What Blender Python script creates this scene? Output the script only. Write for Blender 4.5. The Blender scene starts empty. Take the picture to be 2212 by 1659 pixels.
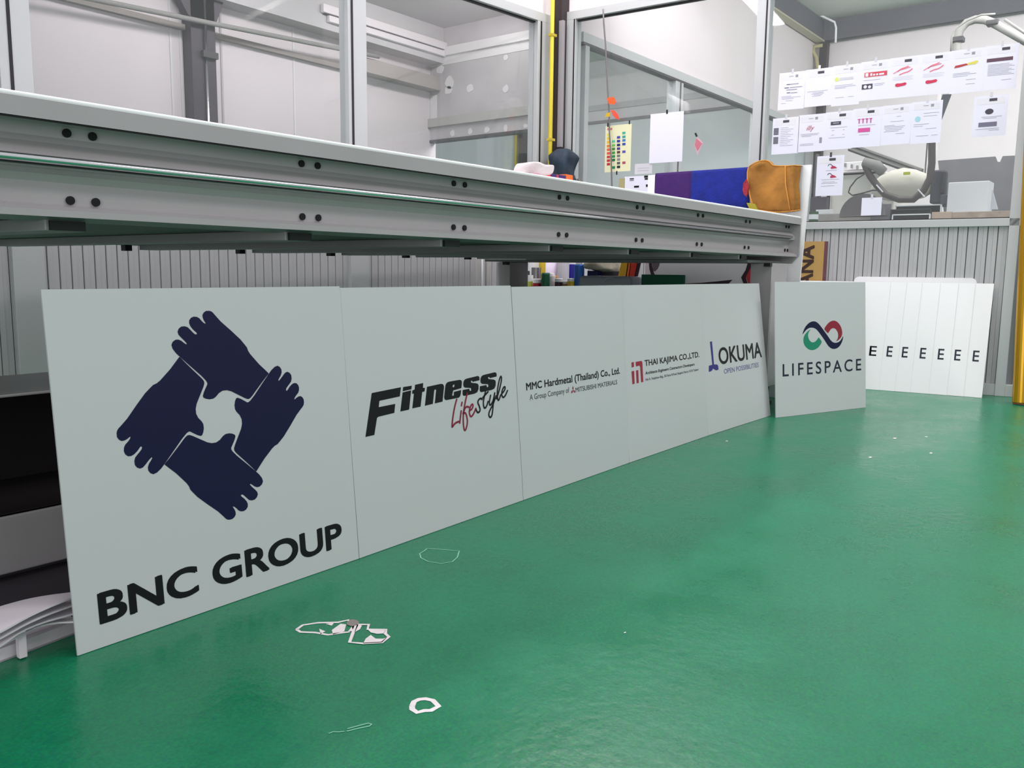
import bpy, bmesh, math, random
from mathutils import Vector, Matrix
random.seed(7)
S = bpy.context.scene
COL = S.collection
V = Vector
PI = math.pi

# ------------------------------------------------------------------ camera
FPX, CX, CY, CAMH = 1837.0, 1106.0, 829.5, 0.62
pit, rol, yaw = math.radians(7.64), math.radians(.645), math.radians(37.75)
Fh = V((math.cos(yaw), math.sin(yaw), 0)); ZZ = V((0, 0, 1))
FW = Fh*math.cos(pit) - ZZ*math.sin(pit)
R0 = Fh.cross(ZZ); U0 = R0.cross(FW)
RT = R0*math.cos(rol) + U0*math.sin(rol)
UP = U0*math.cos(rol) - R0*math.sin(rol)
EYE = V((0, 0, CAMH))
cd = bpy.data.cameras.new('camera'); cam = bpy.data.objects.new('camera', cd); COL.objects.link(cam)
cd.sensor_fit = 'HORIZONTAL'; cd.sensor_width = 36; cd.lens = FPX/2212*36; cd.clip_start = .02; cd.clip_end = 100
M = Matrix((RT, UP, -FW)).transposed().to_4x4(); M.translation = EYE
cam.matrix_world = M
S.camera = cam

# ------------------------------------------------------------------ world, lights, exposure
S.view_settings.view_transform = 'Standard'; S.view_settings.look = 'None'
S.view_settings.exposure = 0.0; S.view_settings.gamma = 1; S.view_settings.use_curve_mapping = False
wd = bpy.data.worlds.new('world'); S.world = wd; wd.use_nodes = True
wd.node_tree.nodes['Background'].inputs[0].default_value = (.93, .97, 1, 1)
wd.node_tree.nodes['Background'].inputs[1].default_value = 0.62
def area(name, loc, sx, sy, power, col=(1, .955, .965), rot=(0, 0, 0)):
    l = bpy.data.lights.new(name, 'AREA'); l.shape = 'RECTANGLE'; l.size = sx; l.size_y = sy; l.energy = power; l.color = col
    o = bpy.data.objects.new(name, l); o.location = loc; o.rotation_euler = rot; COL.objects.link(o); return o
# fluorescent battens under the roof of the big hall (all above or behind the picture)
area('ceiling_or_fill_lamp', (1.2, -1.6, 3.6), 2.4, .5, 30)
area('ceiling_or_fill_lamp', (3.9, -1.2, 3.6), 2.4, .5, 84)
area('ceiling_or_fill_lamp', (2.6, 1.6, 3.8), 2.4, .5, 40)
area('ceiling_or_fill_lamp', (-2.2, -.4, 3.6), 2.4, .5, 14)
def bulb(name, loc, power, r=.12, col=(1, .95, .97)):
    l = bpy.data.lights.new(name, 'POINT'); l.energy = power; l.shadow_soft_size = r; l.color = col
    o = bpy.data.objects.new(name, l); o.location = loc; COL.objects.link(o); return o
# added lights, out of view, that brighten the rooms behind the glass
area('room_fill', (2.2, 3.70, 2.36), 2.2, .12, 17, rot=(math.radians(38), 0, 0))
area('room_fill', (4.1, 3.66, 2.36), 1.2, .12, 9, rot=(math.radians(38), 0, 0))
area('room_fill', (5.25, 1.7, 3.0), .3, 2.6, 62, rot=(0, math.radians(-62), 0))
area('room_fill', (6.6, 3.62, 2.62), 2.6, .2, 95, rot=(math.radians(50), 0, 0))
area('room_fill', (6.2, -.3, 2.6), .4, 1.6, 120, rot=(0, math.radians(-75), math.radians(14)))
area('fill_light', (-5.5, -2.3, 1.25), 2.4, 3.0, 150, col=(1, .98, .98), rot=(0, math.radians(-90), 0))  # added unseen fill from behind the view, brightens the things under the table
area('ceiling_or_fill_lamp', (4.47, 2.6, 3.5), .3, 1.6, 34)  # added fill over the gap past the table end, brightens the things below
area('ceiling_or_fill_lamp', (1.2, 3.25, 3.5), 3.4, .2, 64)  # added fill over the space behind the table, brightens the slats

# ------------------------------------------------------------------ projections used for measuring (pixel -> point on a known plane)
def ray(x, y): return FW*FPX + RT*(x-CX) - UP*(y-CY)
def hit(x, y, p0, n):
    d = ray(x, y); return EYE + d*((p0-EYE).dot(n)/d.dot(n))
def fl(x, y, z=0): return hit(x, y, V((0, 0, z)), ZZ)
def onX(x, y, X): return hit(x, y, V((X, 0, 0)), V((1, 0, 0)))
def onY(x, y, Y): return hit(x, y, V((0, Y, 0)), V((0, 1, 0)))
# wall B (the glazed partition on the right) and wall A (the glazed partition on the left)
aB = math.radians(93.95); dB = V((math.cos(aB), math.sin(aB), 0)); nB = V((math.sin(aB), -math.cos(aB), 0))
pB = V((5.0143, .745, 0)); tC = (3.389-.745)/dB.y
def WB(t, n, z): return pB + dB*t + nB*n + V((0, 0, z))
def bxy(x, y, off=0):
    p = hit(x, y, pB+nB*off, nB); return (p-pB).dot(dB), p.z
aA = math.radians(-5.42); dA = V((math.cos(aA), math.sin(aA), 0)); nA = V((-math.sin(aA), math.cos(aA), 0))
pA = V((4.832, 3.389, 0))
def WA(t, n, z): return pA + dA*t + nA*n + V((0, 0, z))
def axy(x, y, off=0):
    p = hit(x, y, pA+nA*off, nA); return (p-pA).dot(dA), p.z

# ------------------------------------------------------------------ materials
def lin(c):
    c = c/255.; return c/12.92 if c <= .04045 else ((c+.055)/1.055)**2.4
def rgb(r, g, b): return (lin(r), lin(g), lin(b), 1)
MATS = {}
def mat(name, col, rough=.5, metal=0., var=0., vscale=8., bump=0., bscale=60., spec=.5, trans=0.):
    if name in MATS: return MATS[name]
    m = bpy.data.materials.new(name); m.use_nodes = True; nt = m.node_tree; b = nt.nodes['Principled BSDF']
    c = rgb(*col); b.inputs['Base Color'].default_value = c
    b.inputs['Roughness'].default_value = rough; b.inputs['Metallic'].default_value = metal
    b.inputs['Specular IOR Level'].default_value = spec
    if trans: b.inputs['Transmission Weight'].default_value = trans
    tc = nt.nodes.new('ShaderNodeTexCoord')
    if var:
        n = nt.nodes.new('ShaderNodeTexNoise'); n.inputs['Scale'].default_value = vscale; n.inputs['Detail'].default_value = 5
        r = nt.nodes.new('ShaderNodeValToRGB'); r.color_ramp.elements[0].position = .3; r.color_ramp.elements[1].position = .7
        r.color_ramp.elements[0].color = tuple(x*(1-var) for x in c[:3])+(1,)
        r.color_ramp.elements[1].color = tuple(min(1, x*(1+var)) for x in c[:3])+(1,)
        nt.links.new(tc.outputs['Object'], n.inputs['Vector']); nt.links.new(n.outputs['Fac'], r.inputs[0]); nt.links.new(r.outputs[0], b.inputs['Base Color'])
    if bump:
        n = nt.nodes.new('ShaderNodeTexNoise'); n.inputs['Scale'].default_value = bscale; n.inputs['Detail'].default_value = 4
        bp = nt.nodes.new('ShaderNodeBump'); bp.inputs['Strength'].default_value = bump; bp.inputs['Distance'].default_value = .01
        nt.links.new(tc.outputs['Object'], n.inputs['Vector']); nt.links.new(n.outputs['Fac'], bp.inputs['Height']); nt.links.new(bp.outputs[0], b.inputs['Normal'])
    MATS[name] = m; return m
def glassmat(name, tint=(247, 249, 249), haze=.03, refl=.07):
    m = bpy.data.materials.new(name); m.use_nodes = True; nt = m.node_tree; nt.nodes.clear()
    o = nt.nodes.new('ShaderNodeOutputMaterial'); t = nt.nodes.new('ShaderNodeBsdfTransparent'); t.inputs[0].default_value = rgb(*tint)
    g = nt.nodes.new('ShaderNodeBsdfGlossy'); g.inputs['Roughness'].default_value = .02; g.inputs[0].default_value = (1, 1, 1, 1)
    d = nt.nodes.new('ShaderNodeBsdfDiffuse'); d.inputs[0].default_value = rgb(225, 228, 228)
    m1 = nt.nodes.new('ShaderNodeMixShader'); m1.inputs[0].default_value = haze
    lw = nt.nodes.new('ShaderNodeLayerWeight'); lw.inputs[0].default_value = .25
    ml = nt.nodes.new('ShaderNodeMath'); ml.operation = 'MULTIPLY_ADD'; ml.inputs[1].default_value = refl*2; ml.inputs[2].default_value = .015
    m2 = nt.nodes.new('ShaderNodeMixShader')
    nt.links.new(t.outputs[0], m1.inputs[1]); nt.links.new(d.outputs[0], m1.inputs[2]); nt.links.new(lw.outputs['Facing'], ml.inputs[0])
    nt.links.new(ml.outputs[0], m2.inputs[0]); nt.links.new(m1.outputs[0], m2.inputs[1]); nt.links.new(g.outputs[0], m2.inputs[2]); nt.links.new(m2.outputs[0], o.inputs[0])
    MATS[name] = m; return m
def floormat():
    m = bpy.data.materials.new('green_epoxy_floor'); m.use_nodes = True; nt = m.node_tree; b = nt.nodes['Principled BSDF']
    tc = nt.nodes.new('ShaderNodeTexCoord')
    n1 = nt.nodes.new('ShaderNodeTexNoise'); n1.inputs['Scale'].default_value = 3.2; n1.inputs['Detail'].default_value = 6; n1.inputs['Roughness'].default_value = .65
    r1 = nt.nodes.new('ShaderNodeValToRGB'); r1.color_ramp.elements[0].position = .3; r1.color_ramp.elements[1].position = .72
    r1.color_ramp.elements[0].color = rgb(8, 108, 72); r1.color_ramp.elements[1].color = rgb(16, 122, 86)
    n2 = nt.nodes.new('ShaderNodeTexNoise'); n2.inputs['Scale'].default_value = 260; n2.inputs['Detail'].default_value = 3
    mx = nt.nodes.new('ShaderNodeMix'); mx.data_type = 'RGBA'; mx.blend_type = 'OVERLAY'; mx.inputs[0].default_value = .5
    nt.links.new(tc.outputs['Object'], n1.inputs['Vector']); nt.links.new(tc.outputs['Object'], n2.inputs['Vector'])
    nt.links.new(n1.outputs['Fac'], r1.inputs[0]); nt.links.new(r1.outputs[0], mx.inputs[6]); nt.links.new(n2.outputs['Color'], mx.inputs[7])
    nt.links.new(mx.outputs[2], b.inputs['Base Color'])
    b.inputs['Roughness'].default_value = .27; b.inputs['Specular IOR Level'].default_value = .34
    rr = nt.nodes.new('ShaderNodeMapRange'); rr.inputs[1].default_value = .3; rr.inputs[2].default_value = .7; rr.inputs[3].default_value = .2; rr.inputs[4].default_value = .38
    nt.links.new(n1.outputs['Fac'], rr.inputs[0]); nt.links.new(rr.outputs[0], b.inputs['Roughness'])
    n3 = nt.nodes.new('ShaderNodeTexNoise'); n3.inputs['Scale'].default_value = 40; n3.inputs['Detail'].default_value = 3
    bp = nt.nodes.new('ShaderNodeBump'); bp.inputs['Strength'].default_value = .25; bp.inputs['Distance'].default_value = .004
    nt.links.new(tc.outputs['Object'], n3.inputs['Vector']); nt.links.new(n3.outputs['Fac'], bp.inputs['Height']); nt.links.new(bp.outputs[0], b.inputs['Normal'])
    MATS['floor'] = m; return m
floormat()
GL = glassmat('clear_glass')
mat('white_wall', (226, 218, 221), .7, var=.02, vscale=2)
mat('cream_wall', (216, 207, 210), .7, var=.02, vscale=2)
mat('plaster', (186, 181, 183), .85, var=.10, vscale=3)
mat('filler', (222, 218, 219), .8)
mat('aluminium', (188, 190, 192), .42, .25, spec=.5)
mat('aluminium_slat', (184, 183, 186), .45, .25, var=.04, vscale=5)
mat('gasket', (22, 18, 24), .6)
mat('table_metal', (170, 166, 168), .36, .15, var=.03, vscale=6, bump=.03, bscale=120)
mat('table_dark', (140, 143, 142), .5, .2)
mat('steel', (226, 226, 228), .18, 1.)
mat('black', (16, 14, 18), .5)
mat('dark_grey', (62, 60, 64), .55)
mat('panel_white', (194, 197, 198), .28, spec=.5)
mat('board_white', (236, 236, 238), .5)
mat('navy', (10, 12, 54), .5, spec=.3)
mat('print_black', (10, 11, 15), .5, spec=.3)
mat('print_grey', (70, 74, 78), .5)
mat('crimson', (150, 20, 52), .5)
mat('dark_red', (138, 22, 44), .5)
mat('logo_green', (10, 130, 100), .5)
mat('logo_purple', (44, 34, 120), .5)
mat('slate_blue', (96, 100, 150), .5)
mat('paper', (228, 227, 243), .8)
mat('paper_grey', (205, 204, 212), .8)
mat('ink', (150, 148, 162), .8)
mat('ink_dark', (74, 70, 82), .8)
mat('brown_steel', (50, 40, 42), .5, .2)
mat('yellow_paint', (222, 200, 50), .4)
mat('tan', (168, 160, 118), .6)
mat('beam_grey', (92, 92, 100), .6, var=.08, vscale=3)
mat('ceiling_grey', (208, 210, 206), .8, var=.04, vscale=1.5)
mat('hose_grey', (146, 145, 142), .8, spec=.3)
mat('machine', (196, 196, 190), .5)
mat('floor_paint', (226, 216, 218), .6, var=.05, vscale=60)
mat('floor_paint_thin', (128, 190, 160), .55)
mat('suede', (152, 104, 44), .95, var=.3, vscale=11, bump=.5, bscale=40)
mat('suede_edge', (196, 138, 62), .9)

# ------------------------------------------------------------------ mesh helpers
WOFF = {}
class MB:
    def __init__(s): s.v = []; s.f = []
    def add(s, vs, fs):
        b = len(s.v); s.v += [V(p) for p in vs]; s.f += [tuple(b+i for i in f) for f in fs]; return s
    def hexa(s, p):   # 8 points, bottom 4 ccw then top 4
        return s.add(p, [(3, 2, 1, 0), (4, 5, 6, 7), (0, 1, 5, 4), (1, 2, 6, 5), (2, 3, 7, 6), (3, 0, 4, 7)])
    def box(s, x0, x1, y0, y1, z0, z1):
        return s.hexa([(x0, y0, z0), (x1, y0, z0), (x1, y1, z0), (x0, y1, z0), (x0, y0, z1), (x1, y0, z1), (x1, y1, z1), (x0, y1, z1)])
    def wbox(s, W, t0, t1, n0, n1, z0, z1):
        return s.hexa([W(t0, n0, z0), W(t1, n0, z0), W(t1, n1, z0), W(t0, n1, z0), W(t0, n0, z1), W(t1, n0, z1), W(t1, n1, z1), W(t0, n1, z1)])
    def extrude(s, pts, d):
        n = len(pts); d = V(d); a = [V(p) for p in pts]; b = [p+d for p in a]
        return s.add(a+b, [tuple(range(n-1, -1, -1)), tuple(range(n, 2*n))]+[(i, (i+1) % n, n+(i+1) % n, n+i) for i in range(n)])
    def tube(s, path, r, seg=10, cap=True):
        path = [V(p) for p in path]; n = len(path); rings = []; up = None
        for i, p in enumerate(path):
            t = (path[min(i+1, n-1)]-path[max(i-1, 0)]).normalized()
            if up is None: up = t.orthogonal().normalized()
            up = (up - t*up.dot(t)).normalized(); w = t.cross(up)
            rr = r[i] if isinstance(r, (list, tuple)) else r
            rings.append([p+(up*math.cos(a)+w*math.sin(a))*rr for a in [2*PI*k/seg for k in range(seg)]])
        vs = [q for g in rings for q in g]
        fs = [(i*seg+k, i*seg+(k+1) % seg, (i+1)*seg+(k+1) % seg, (i+1)*seg+k) for i in range(n-1) for k in range(seg)]
        if cap: fs += [tuple(range(seg-1, -1, -1)), tuple(range((n-1)*seg, n*seg))]
        return s.add(vs, fs)
    def lathe(s, prof, c, seg=16):
        c = V(c); return s.tube([c+V((0, 0, z)) for r, z in prof], [max(r, 1e-4) for r, z in prof], seg)
    def disc(s, c, u, w, r, seg=14, rw=None):
        rw = rw or r; c = V(c); s.add([c+V(u)*r*math.cos(2*PI*k/seg)+V(w)*rw*math.sin(2*PI*k/seg) for k in range(seg)], [tuple(range(seg))]); return s
    def build(s, name, m, parent=None, local=False, origin=None, bevel=0, smooth=False, kind=None):
        vs = s.v
        if parent is not None and not local:
            off = WOFF[parent.name]; vs = [p-off for p in vs]; mine = V((0, 0, 0)) + off
        elif parent is None:
            if origin is None:
                xs = [p.x for p in vs]; ys = [p.y for p in vs]; zs = [p.z for p in vs]
                origin = V(((min(xs)+max(xs))/2, (min(ys)+max(ys))/2, min(zs)))
            origin = V(origin); vs = [p-origin for p in vs]; mine = origin
        else: mine = V((0, 0, 0))
        me = bpy.data.meshes.new(name); me.from_pydata([tuple(p) for p in vs], [], s.f); me.validate()
        bm = bmesh.new(); bm.from_mesh(me); bmesh.ops.recalc_face_normals(bm, faces=bm.faces); bm.to_mesh(me); bm.free()
        me.materials.append(MATS[m] if isinstance(m, str) else m)
        if smooth:
            for p in me.polygons: p.use_smooth = True
        o = bpy.data.objects.new(name, me); COL.objects.link(o)
        if parent is not None: o.parent = parent
        else: o.location = mine
        WOFF[o.name] = mine
        if bevel:
            b = o.modifiers.new('bevel', 'BEVEL'); b.width = bevel; b.segments = 2; b.limit_method = 'ANGLE'
        if kind: o['kind'] = kind
        return o
def tag(o, label, cat, group=None):
    o['label'] = label; o['category'] = cat
    if group: o['group'] = group
    return o
def empty(name, loc):
    o = bpy.data.objects.new(name, None); COL.objects.link(o); o.location = loc; o.empty_display_size = .05; WOFF[o.name] = V(loc); return o
def struct(o): o['kind'] = 'structure'; return o

def flat(loops, d=0.):
    """fill closed 2-D loops (with holes) -> (verts, faces)"""
    cu = bpy.data.curves.new('tmp', 'CURVE'); cu.dimensions = '2D'; cu.fill_mode = 'BOTH'
    for l in loops:
        sp = cu.splines.new('POLY'); sp.points.add(len(l)-1); sp.use_cyclic_u = True
        for i, p in enumerate(l): sp.points[i].co = (p[0], p[1], 0, 1)
    o = bpy.data.objects.new('tmp', cu); me = bpy.data.meshes.new_from_object(o)
    r = ([tuple(v.co) for v in me.vertices], [tuple(p.vertices) for p in me.polygons])
    bpy.data.objects.remove(o); bpy.data.curves.remove(cu); bpy.data.meshes.remove(me); return r
def smoothloop(pts, it=1, closed=True):
    for _ in range(it):
        q = []; n = len(pts)
        rng = range(n) if closed else range(n-1)
        if not closed: q.append(pts[0])
        for i in rng:
            a = pts[i]; b = pts[(i+1) % n]
            q += [(a[0]*.75+b[0]*.25, a[1]*.75+b[1]*.25), (a[0]*.25+b[0]*.75, a[1]*.25+b[1]*.75)]
        if not closed: q.append(pts[-1])
        pts = q
    return pts
def ribbon(pts, w):
    """flat stroke along points as (verts, faces)"""
    vs = []; fs = []
    n = len(pts)
    for i, p in enumerate(pts):
        a = pts[max(i-1, 0)]; b = pts[min(i+1, n-1)]; dx, dy = b[0]-a[0], b[1]-a[1]; l = math.hypot(dx, dy) or 1
        ww = w[i] if isinstance(w, (list, tuple)) else w
        nx, ny = -dy/l*ww/2, dx/l*ww/2
        vs += [(p[0]+nx, p[1]+ny, 0), (p[0]-nx, p[1]-ny, 0)]
    for i in range(n-1): fs.append((2*i, 2*i+1, 2*i+3, 2*i+2))
    for p in (() if pts[0] == pts[-1] else (pts[0], pts[-1])):
        b = len(vs); zc = .00012; ww = w if not isinstance(w, (list, tuple)) else w[0]
        vs += [(p[0]+ww/2*math.cos(k*PI/4), p[1]+ww/2*math.sin(k*PI/4), zc) for k in range(8)]; fs.append(tuple(range(b, b+8)))
    return vs, fs
def textgeo(s, x0, x1, y0, y1, bold=0., shear=0., spacing=1.):
    """default-font text squeezed into the box; y0..y1 is the extent of the drawn glyphs"""
    cu = bpy.data.curves.new('tmp', 'FONT'); cu.body = s; cu.size = 1; cu.shear = shear; cu.space_character = spacing; cu.resolution_u = 6
    o = bpy.data.objects.new('tmp', cu); me = bpy.data.meshes.new_from_object(o)
    vs = [tuple(v.co) for v in me.vertices]; fs = [tuple(p.vertices) for p in me.polygons]
    bpy.data.objects.remove(o); bpy.data.curves.remove(cu); bpy.data.meshes.remove(me)
    if bold:
        n0 = len(vs); v0, f0 = list(vs), list(fs)
        for k, (dx, dy) in enumerate(((1, .6), (1, -.6), (-1, .6), (-1, -.6), (.5, 1), (-.5, -1))):
            fs += [tuple(i+len(vs) for i in f) for f in f0]; vs += [(v[0]+dx*bold, v[1]+dy*bold, v[2]+.00002*(k+1)) for v in v0]
    ax = min(v[0] for v in vs); bx = max(v[0] for v in vs); ay = min(v[1] for v in vs); by = max(v[1] for v in vs)
    return [(x0+(v[0]-ax)/(bx-ax)*(x1-x0), y0+(v[1]-ay)/(by-ay)*(y1-y0), v[2]) for v in vs], fs
class Print:
    """flat printing on a sheet: local x right, local z up, on the side y = -off"""
    def __init__(s, off=.0004): s.m = MB(); s.off = off
    def put(s, g):
        vs, fs = g; s.m.add([(v[0], -s.off-v[2], v[1]) for v in vs], fs); return s
    def rect(s, x0, x1, z0, z1): return s.put(([(x0, z0, 0), (x1, z0, 0), (x1, z1, 0), (x0, z1, 0)], [(0, 1, 2, 3)]))
    def build(s, name, m, parent): return s.m.build(name, m, parent, local=True)

# ================================================================== SETTING
m = MB(); m.box(-4, 11, -5, 10.5, -.1, 0); floor = struct(m.build('floor', 'floor', origin=(0, 0, 0)))
WOFF['floor'] = V((0, 0, 0))
# --- paint marks on the floor
def fpt(o, k, pts): return [tuple(fl(o[0]+x/k, o[1]+y/k).xy) for x, y in pts]
def floor_mark(name, geos, m, z=.0006):
    mb = MB()
    for vs, fs in geos: mb.add([(v[0], v[1], z+v[2]) for v in vs], fs)
    return mb.build(name, m, floor)
FO, FK = (600, 1150), 3.6857
floor_mark('paint_mark', [ribbon(fpt(FO, FK, [(1190, 130), (1290, 137), (1390, 145), (1445, 150), (1430, 200), (1390, 235), (1300, 250), (1200, 235), (1140, 205), (1130, 170), (1165, 150), (1190, 130)]), .0028)], 'floor_paint_thin')
mk = [ribbon(fpt(FO, FK, [(150, 775), (200, 740), (320, 722), (480, 718), (560, 700), (600, 735), (610, 790), (520, 800), (400, 818), (300, 800), (180, 795), (150, 775)]), .0058)]
for q in ([(430, 780), (500, 730), (545, 735), (530, 790), (440, 815)], [(560, 790), (600, 740), (650, 735), (620, 770), (590, 800)], [(380, 730), (450, 722), (430, 745)], [(330, 770), (380, 790), (340, 812)]):
    mk.append(flat([fpt(FO, FK, q)]))
floor_mark('paint_mark', mk, 'floor_paint')
mk = [ribbon(fpt(FO, FK, [(630, 737), (725, 737), (715, 775), (865, 778), (855, 808), (885, 835), (830, 880), (680, 888), (572, 878), (600, 800), (630, 737)]), .006)]
for q in ([(700, 850), (740, 820), (780, 850), (840, 850), (870, 840), (830, 880), (680, 888)], [(630, 740), (670, 745), (655, 775), (610, 800)], [(720, 780), (860, 782), (845, 808), (790, 812), (740, 800)]):
    mk.append(flat([fpt(FO, FK, q)]))
floor_mark('paint_mark', mk, 'floor_paint', .0009)
floor_mark('grey_scrape', [flat([smoothloop(fpt(FO, FK, [(540, 735), (570, 700), (610, 695), (650, 715), (640, 738), (590, 755)]), 1)])], mat('scrape', (130, 122, 118), .7), .0012)
floor_mark('paint_mark', [ribbon(fpt(FO, FK, [(1070, 1385), (1085, 1350), (1125, 1332), (1175, 1327), (1235, 1340), (1280, 1387), (1220, 1420), (1165, 1422), (1110, 1436), (1070, 1410), (1070, 1385)]), .0085)], 'floor_paint')
floor_mark('paint_mark', [ribbon(fpt(FO, FK, [(410, 1603), (440, 1590), (480, 1592), (525, 1588)]), .002), ribbon(fpt(FO, FK, [(560, 1565), (650, 1540), (720, 1522), (748, 1530), (730, 1545), (620, 1568), (555, 1585)]), .0022)], 'floor_paint_thin')
for (x, y, r) in ((1570, 953, .008), (1933, 947, .012), (2001, 944, .01), (2011, 979, .01), (1880, 988, .01), (1350, 1367, .003)):
    p = fl(x, y); q = MB(); q.disc((p.x, p.y, .0007), (1, 0, 0), (0, 1, 0), r, 9, r*.5); q.build('paint_drop', 'floor_paint', floor)

# --- wall B: posts, rails, slats, glass ---------------------------------------------------
wallB = struct(empty('wall_right', pB))
def partB(name, t0, t1, n0, n1, z0, z1, m, bev=.002, parent=None):
    return MB().wbox(WB, t0, t1, n0, n1, z0, z1).build(name, m, parent or wallB, bevel=bev)
SILL = .908
partB('skirting_rail', -.9, tC-.05, -.025, .045, 0, .062, 'aluminium')
partB('sill_rail', -.9, tC-.05, -.03, .06, .868, SILL, 'aluminium')
posts = [(-.093, -.046), (1.228, 1.302), (2.50, 2.585)]
for a, b in posts: partB('post', a, b, -.03, .05, 0, 2.24, 'aluminium')
partB('head_rail', -.9, tC-.02, -.03, .05, 2.24, 2.292, 'aluminium')
partB('upper_panel', -.9, tC, -.005, .05, 2.292, 3.9, 'white_wall')
slat = None
def slat_run(W, parent, t0, t1, step, z0, z1, cap=300):
    n = int((t1-t0)/step); base = None
    for i in range(n):
        t = t0+i*step
        if base is None:
            mb = MB()
            prof = [(0, 0), (.0016, -.006), (step*.42, -.006), (step*.42+.0016, -.0035), (step-.0034, -.0035), (step-.002, 0)]
            pts = [W(t+a, b, z0) for a, b in prof]+[W(t+step-.002, .012, z0), W(t, .012, z0)]
            mb.extrude(pts, (0, 0, z1-z0)); base = mb.build('slat', 'aluminium_slat', parent); base0 = W(t, 0, 0)
        else:
            c = base.copy(); COL.objects.link(c); c.parent = parent; c.location = W(t, 0, 0)-base0
MB().wbox(WB, -.9, tC-.05, .013, .03, .062, .868).build('backing_sheet', mat('slat_back', (140, 142, 146), .6), wallB)
slat_run(WB, wallB, -.044, tC-.06, .0459, .062, .868)
slat_run(WB, wallB, -.9, -.1, .0459, .062, .868)
def window(n, W, t0, t1, z0, z1, gask=True):
    w = struct(MB().wbox(W, t0, t1, .002, .008, z0, z1).build('window_%d' % n, GL))
    if gask:
        for nm, a, b, c, d in (('gasket', t0, t1, z1-.009, z1), ('gasket', t0, t1, z0, z0+.006)):
            MB().wbox(W, a, b, -.006, .018, c, d).build(nm, 'gasket', w)
    return w
for x_, y_ in ((1641.5, 340), (1236, 300)):
    t_ = bxy(x_, y_, -.03)[0]; MB().wbox(WB, t_-.004, t_+.004, -.0335, -.029, SILL, 2.24).build('gasket', 'gasket', wallB)
window(4, WB, 1.302, 2.50, SILL, 2.24)
window(5, WB, -.046, 1.228, SILL, 2.24)
window(6, WB, -.9, -.093, SILL, 2.24)

# --- wall A -----------------------------------------------------------------------------
wallA = struct(empty('wall_left', pA))
tA = [axy(13, 150)[0], axy(68, 190)[0], axy(748, 315)[0], axy(787, 315)[0], axy(1151, 340)[0], axy(1183, 340)[0]]
def partA(name, t0, t1, n0, n1, z0, z1, m, bev=.002):
    return MB().wbox(WA, t0, t1, n0, n1, z0, z1).build(name, m, wallA, bevel=bev)
ZA = 2.206
partA('skirting_rail', -6, -.03, -.025, .045, 0, .062, 'aluminium')
partA('sill_rail', -6, -.03, -.03, .06, .868, SILL, 'aluminium')
for a, b in ((tA[0]-.03, tA[1]), (tA[2], tA[3]), (tA[4], tA[5])): partA('post', a, b, -.03, .05, 0, ZA, 'aluminium')
partA('head_rail', -6, tA[5], -.03, .05, ZA, ZA+.055, 'aluminium')
partA('upper_panel', -6, .1, -.005, .05, ZA+.055, 3.9, 'white_wall')
MB().wbox(WA, -6, -.05, .013, .03, .062, .868).build('backing_sheet', 'slat_back', wallA)
slat_run(WA, wallA, -4.6, -.08, .0475, .062, .868)
for x_, y_ in ((25, 150), (763.2, 300), (1165, 340)):
    t_ = axy(x_, y_, -.03)[0]; MB().wbox(WA, t_-.006, t_+.006, -.0335, -.029, SILL, ZA).build('gasket', 'gasket', wallA)
window(1, WA, -6, tA[0]-.03, SILL, ZA)
window(2, WA, tA[1], tA[2], SILL, ZA)
window(3, WA, tA[3], tA[4], SILL, ZA)

# --- brown corner column, yellow pipe, conduit ----------------------------------------------
c0 = onX(1205, 200, 4.79)
col = MB().box(c0.x-.035, c0.x+.045, c0.y-.05, c0.y+.06, 0, 3.9)
tag(col.build('steel_column', 'brown_steel', bevel=.003), 'dark brown steel column in the corner between the two glazed partitions', 'column')
p1 = onY(1187.5, 380, c0.y-.03)
yp = empty('gas_pipe', (p1.x-.0, p1.y, 0)); tag(yp, 'bright yellow vertical pipe clipped beside the brown corner column', 'pipe')
MB().tube([(p1.x, p1.y, 0), (p1.x, p1.y, 3.9)], .0135, 12).build('pipe', 'yellow_paint', yp, smooth=True)
for yy in (75, 302):
    z = onY(1190, yy, p1.y).z
    MB().box(p1.x-.018, p1.x+.03, p1.y-.017, p1.y+.017, z-.008, z+.008).build('pipe_clip', mat('yellow_dark', (190, 168, 50), .5), yp)
q0 = onX(1213, 45, 4.76); q1 = onX(1211, 318, 4.76)
tag(MB().box(q0.x-.012, q0.x+.012, q0.y-.022, q0.y+.012, q1.z, q0.z).build('cable_duct', mat('duct', (150, 146, 150), .5), bevel=.002), 'slim grey vertical cable duct on the brown corner column', 'duct')

# --- room behind wall A ---------------------------------------------------------------------
YR, XR = 4.63, 4.92
struct(MB().box(-2, XR+.06, YR, YR+.08, 0, 2.75).build('wall_back', 'cream_wall'))
gw = struct(empty('wall_inner', (XR, 4, 0)))
zs = onX(1047, 290, XR).z
MB().box(XR, XR+.06, 3.5, YR, zs, 2.75).build('plaster_face', 'plaster', gw)
MB().box(XR-.03, XR, 3.5, YR, onX(1045, 262, XR).z, onX(1045, 243, XR).z).build('ledge', mat('ledge', (176, 174, 170), .7), gw)
MB().box(XR-.01, XR+.05, 3.5, YR, zs-.02, zs).build('opening_trim', 'dark_grey', gw)
MB().box(XR-.025, XR, 3.5, YR, onX(1060, 103, XR).z, onX(1060, 84, XR).z).build('joint_strip', 'filler', gw)
MB().box(XR-.004, XR, 3.5, YR, onX(1060, 122, XR).z, onX(1060, 103, XR).z).build('filler_band', 'filler', gw)
MB().box(XR-.004, XR, YR-.07, YR-.005, onX(945, 262, XR).z, onX(945, 205, XR).z).build('filler_band', 'filler', gw)
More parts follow.
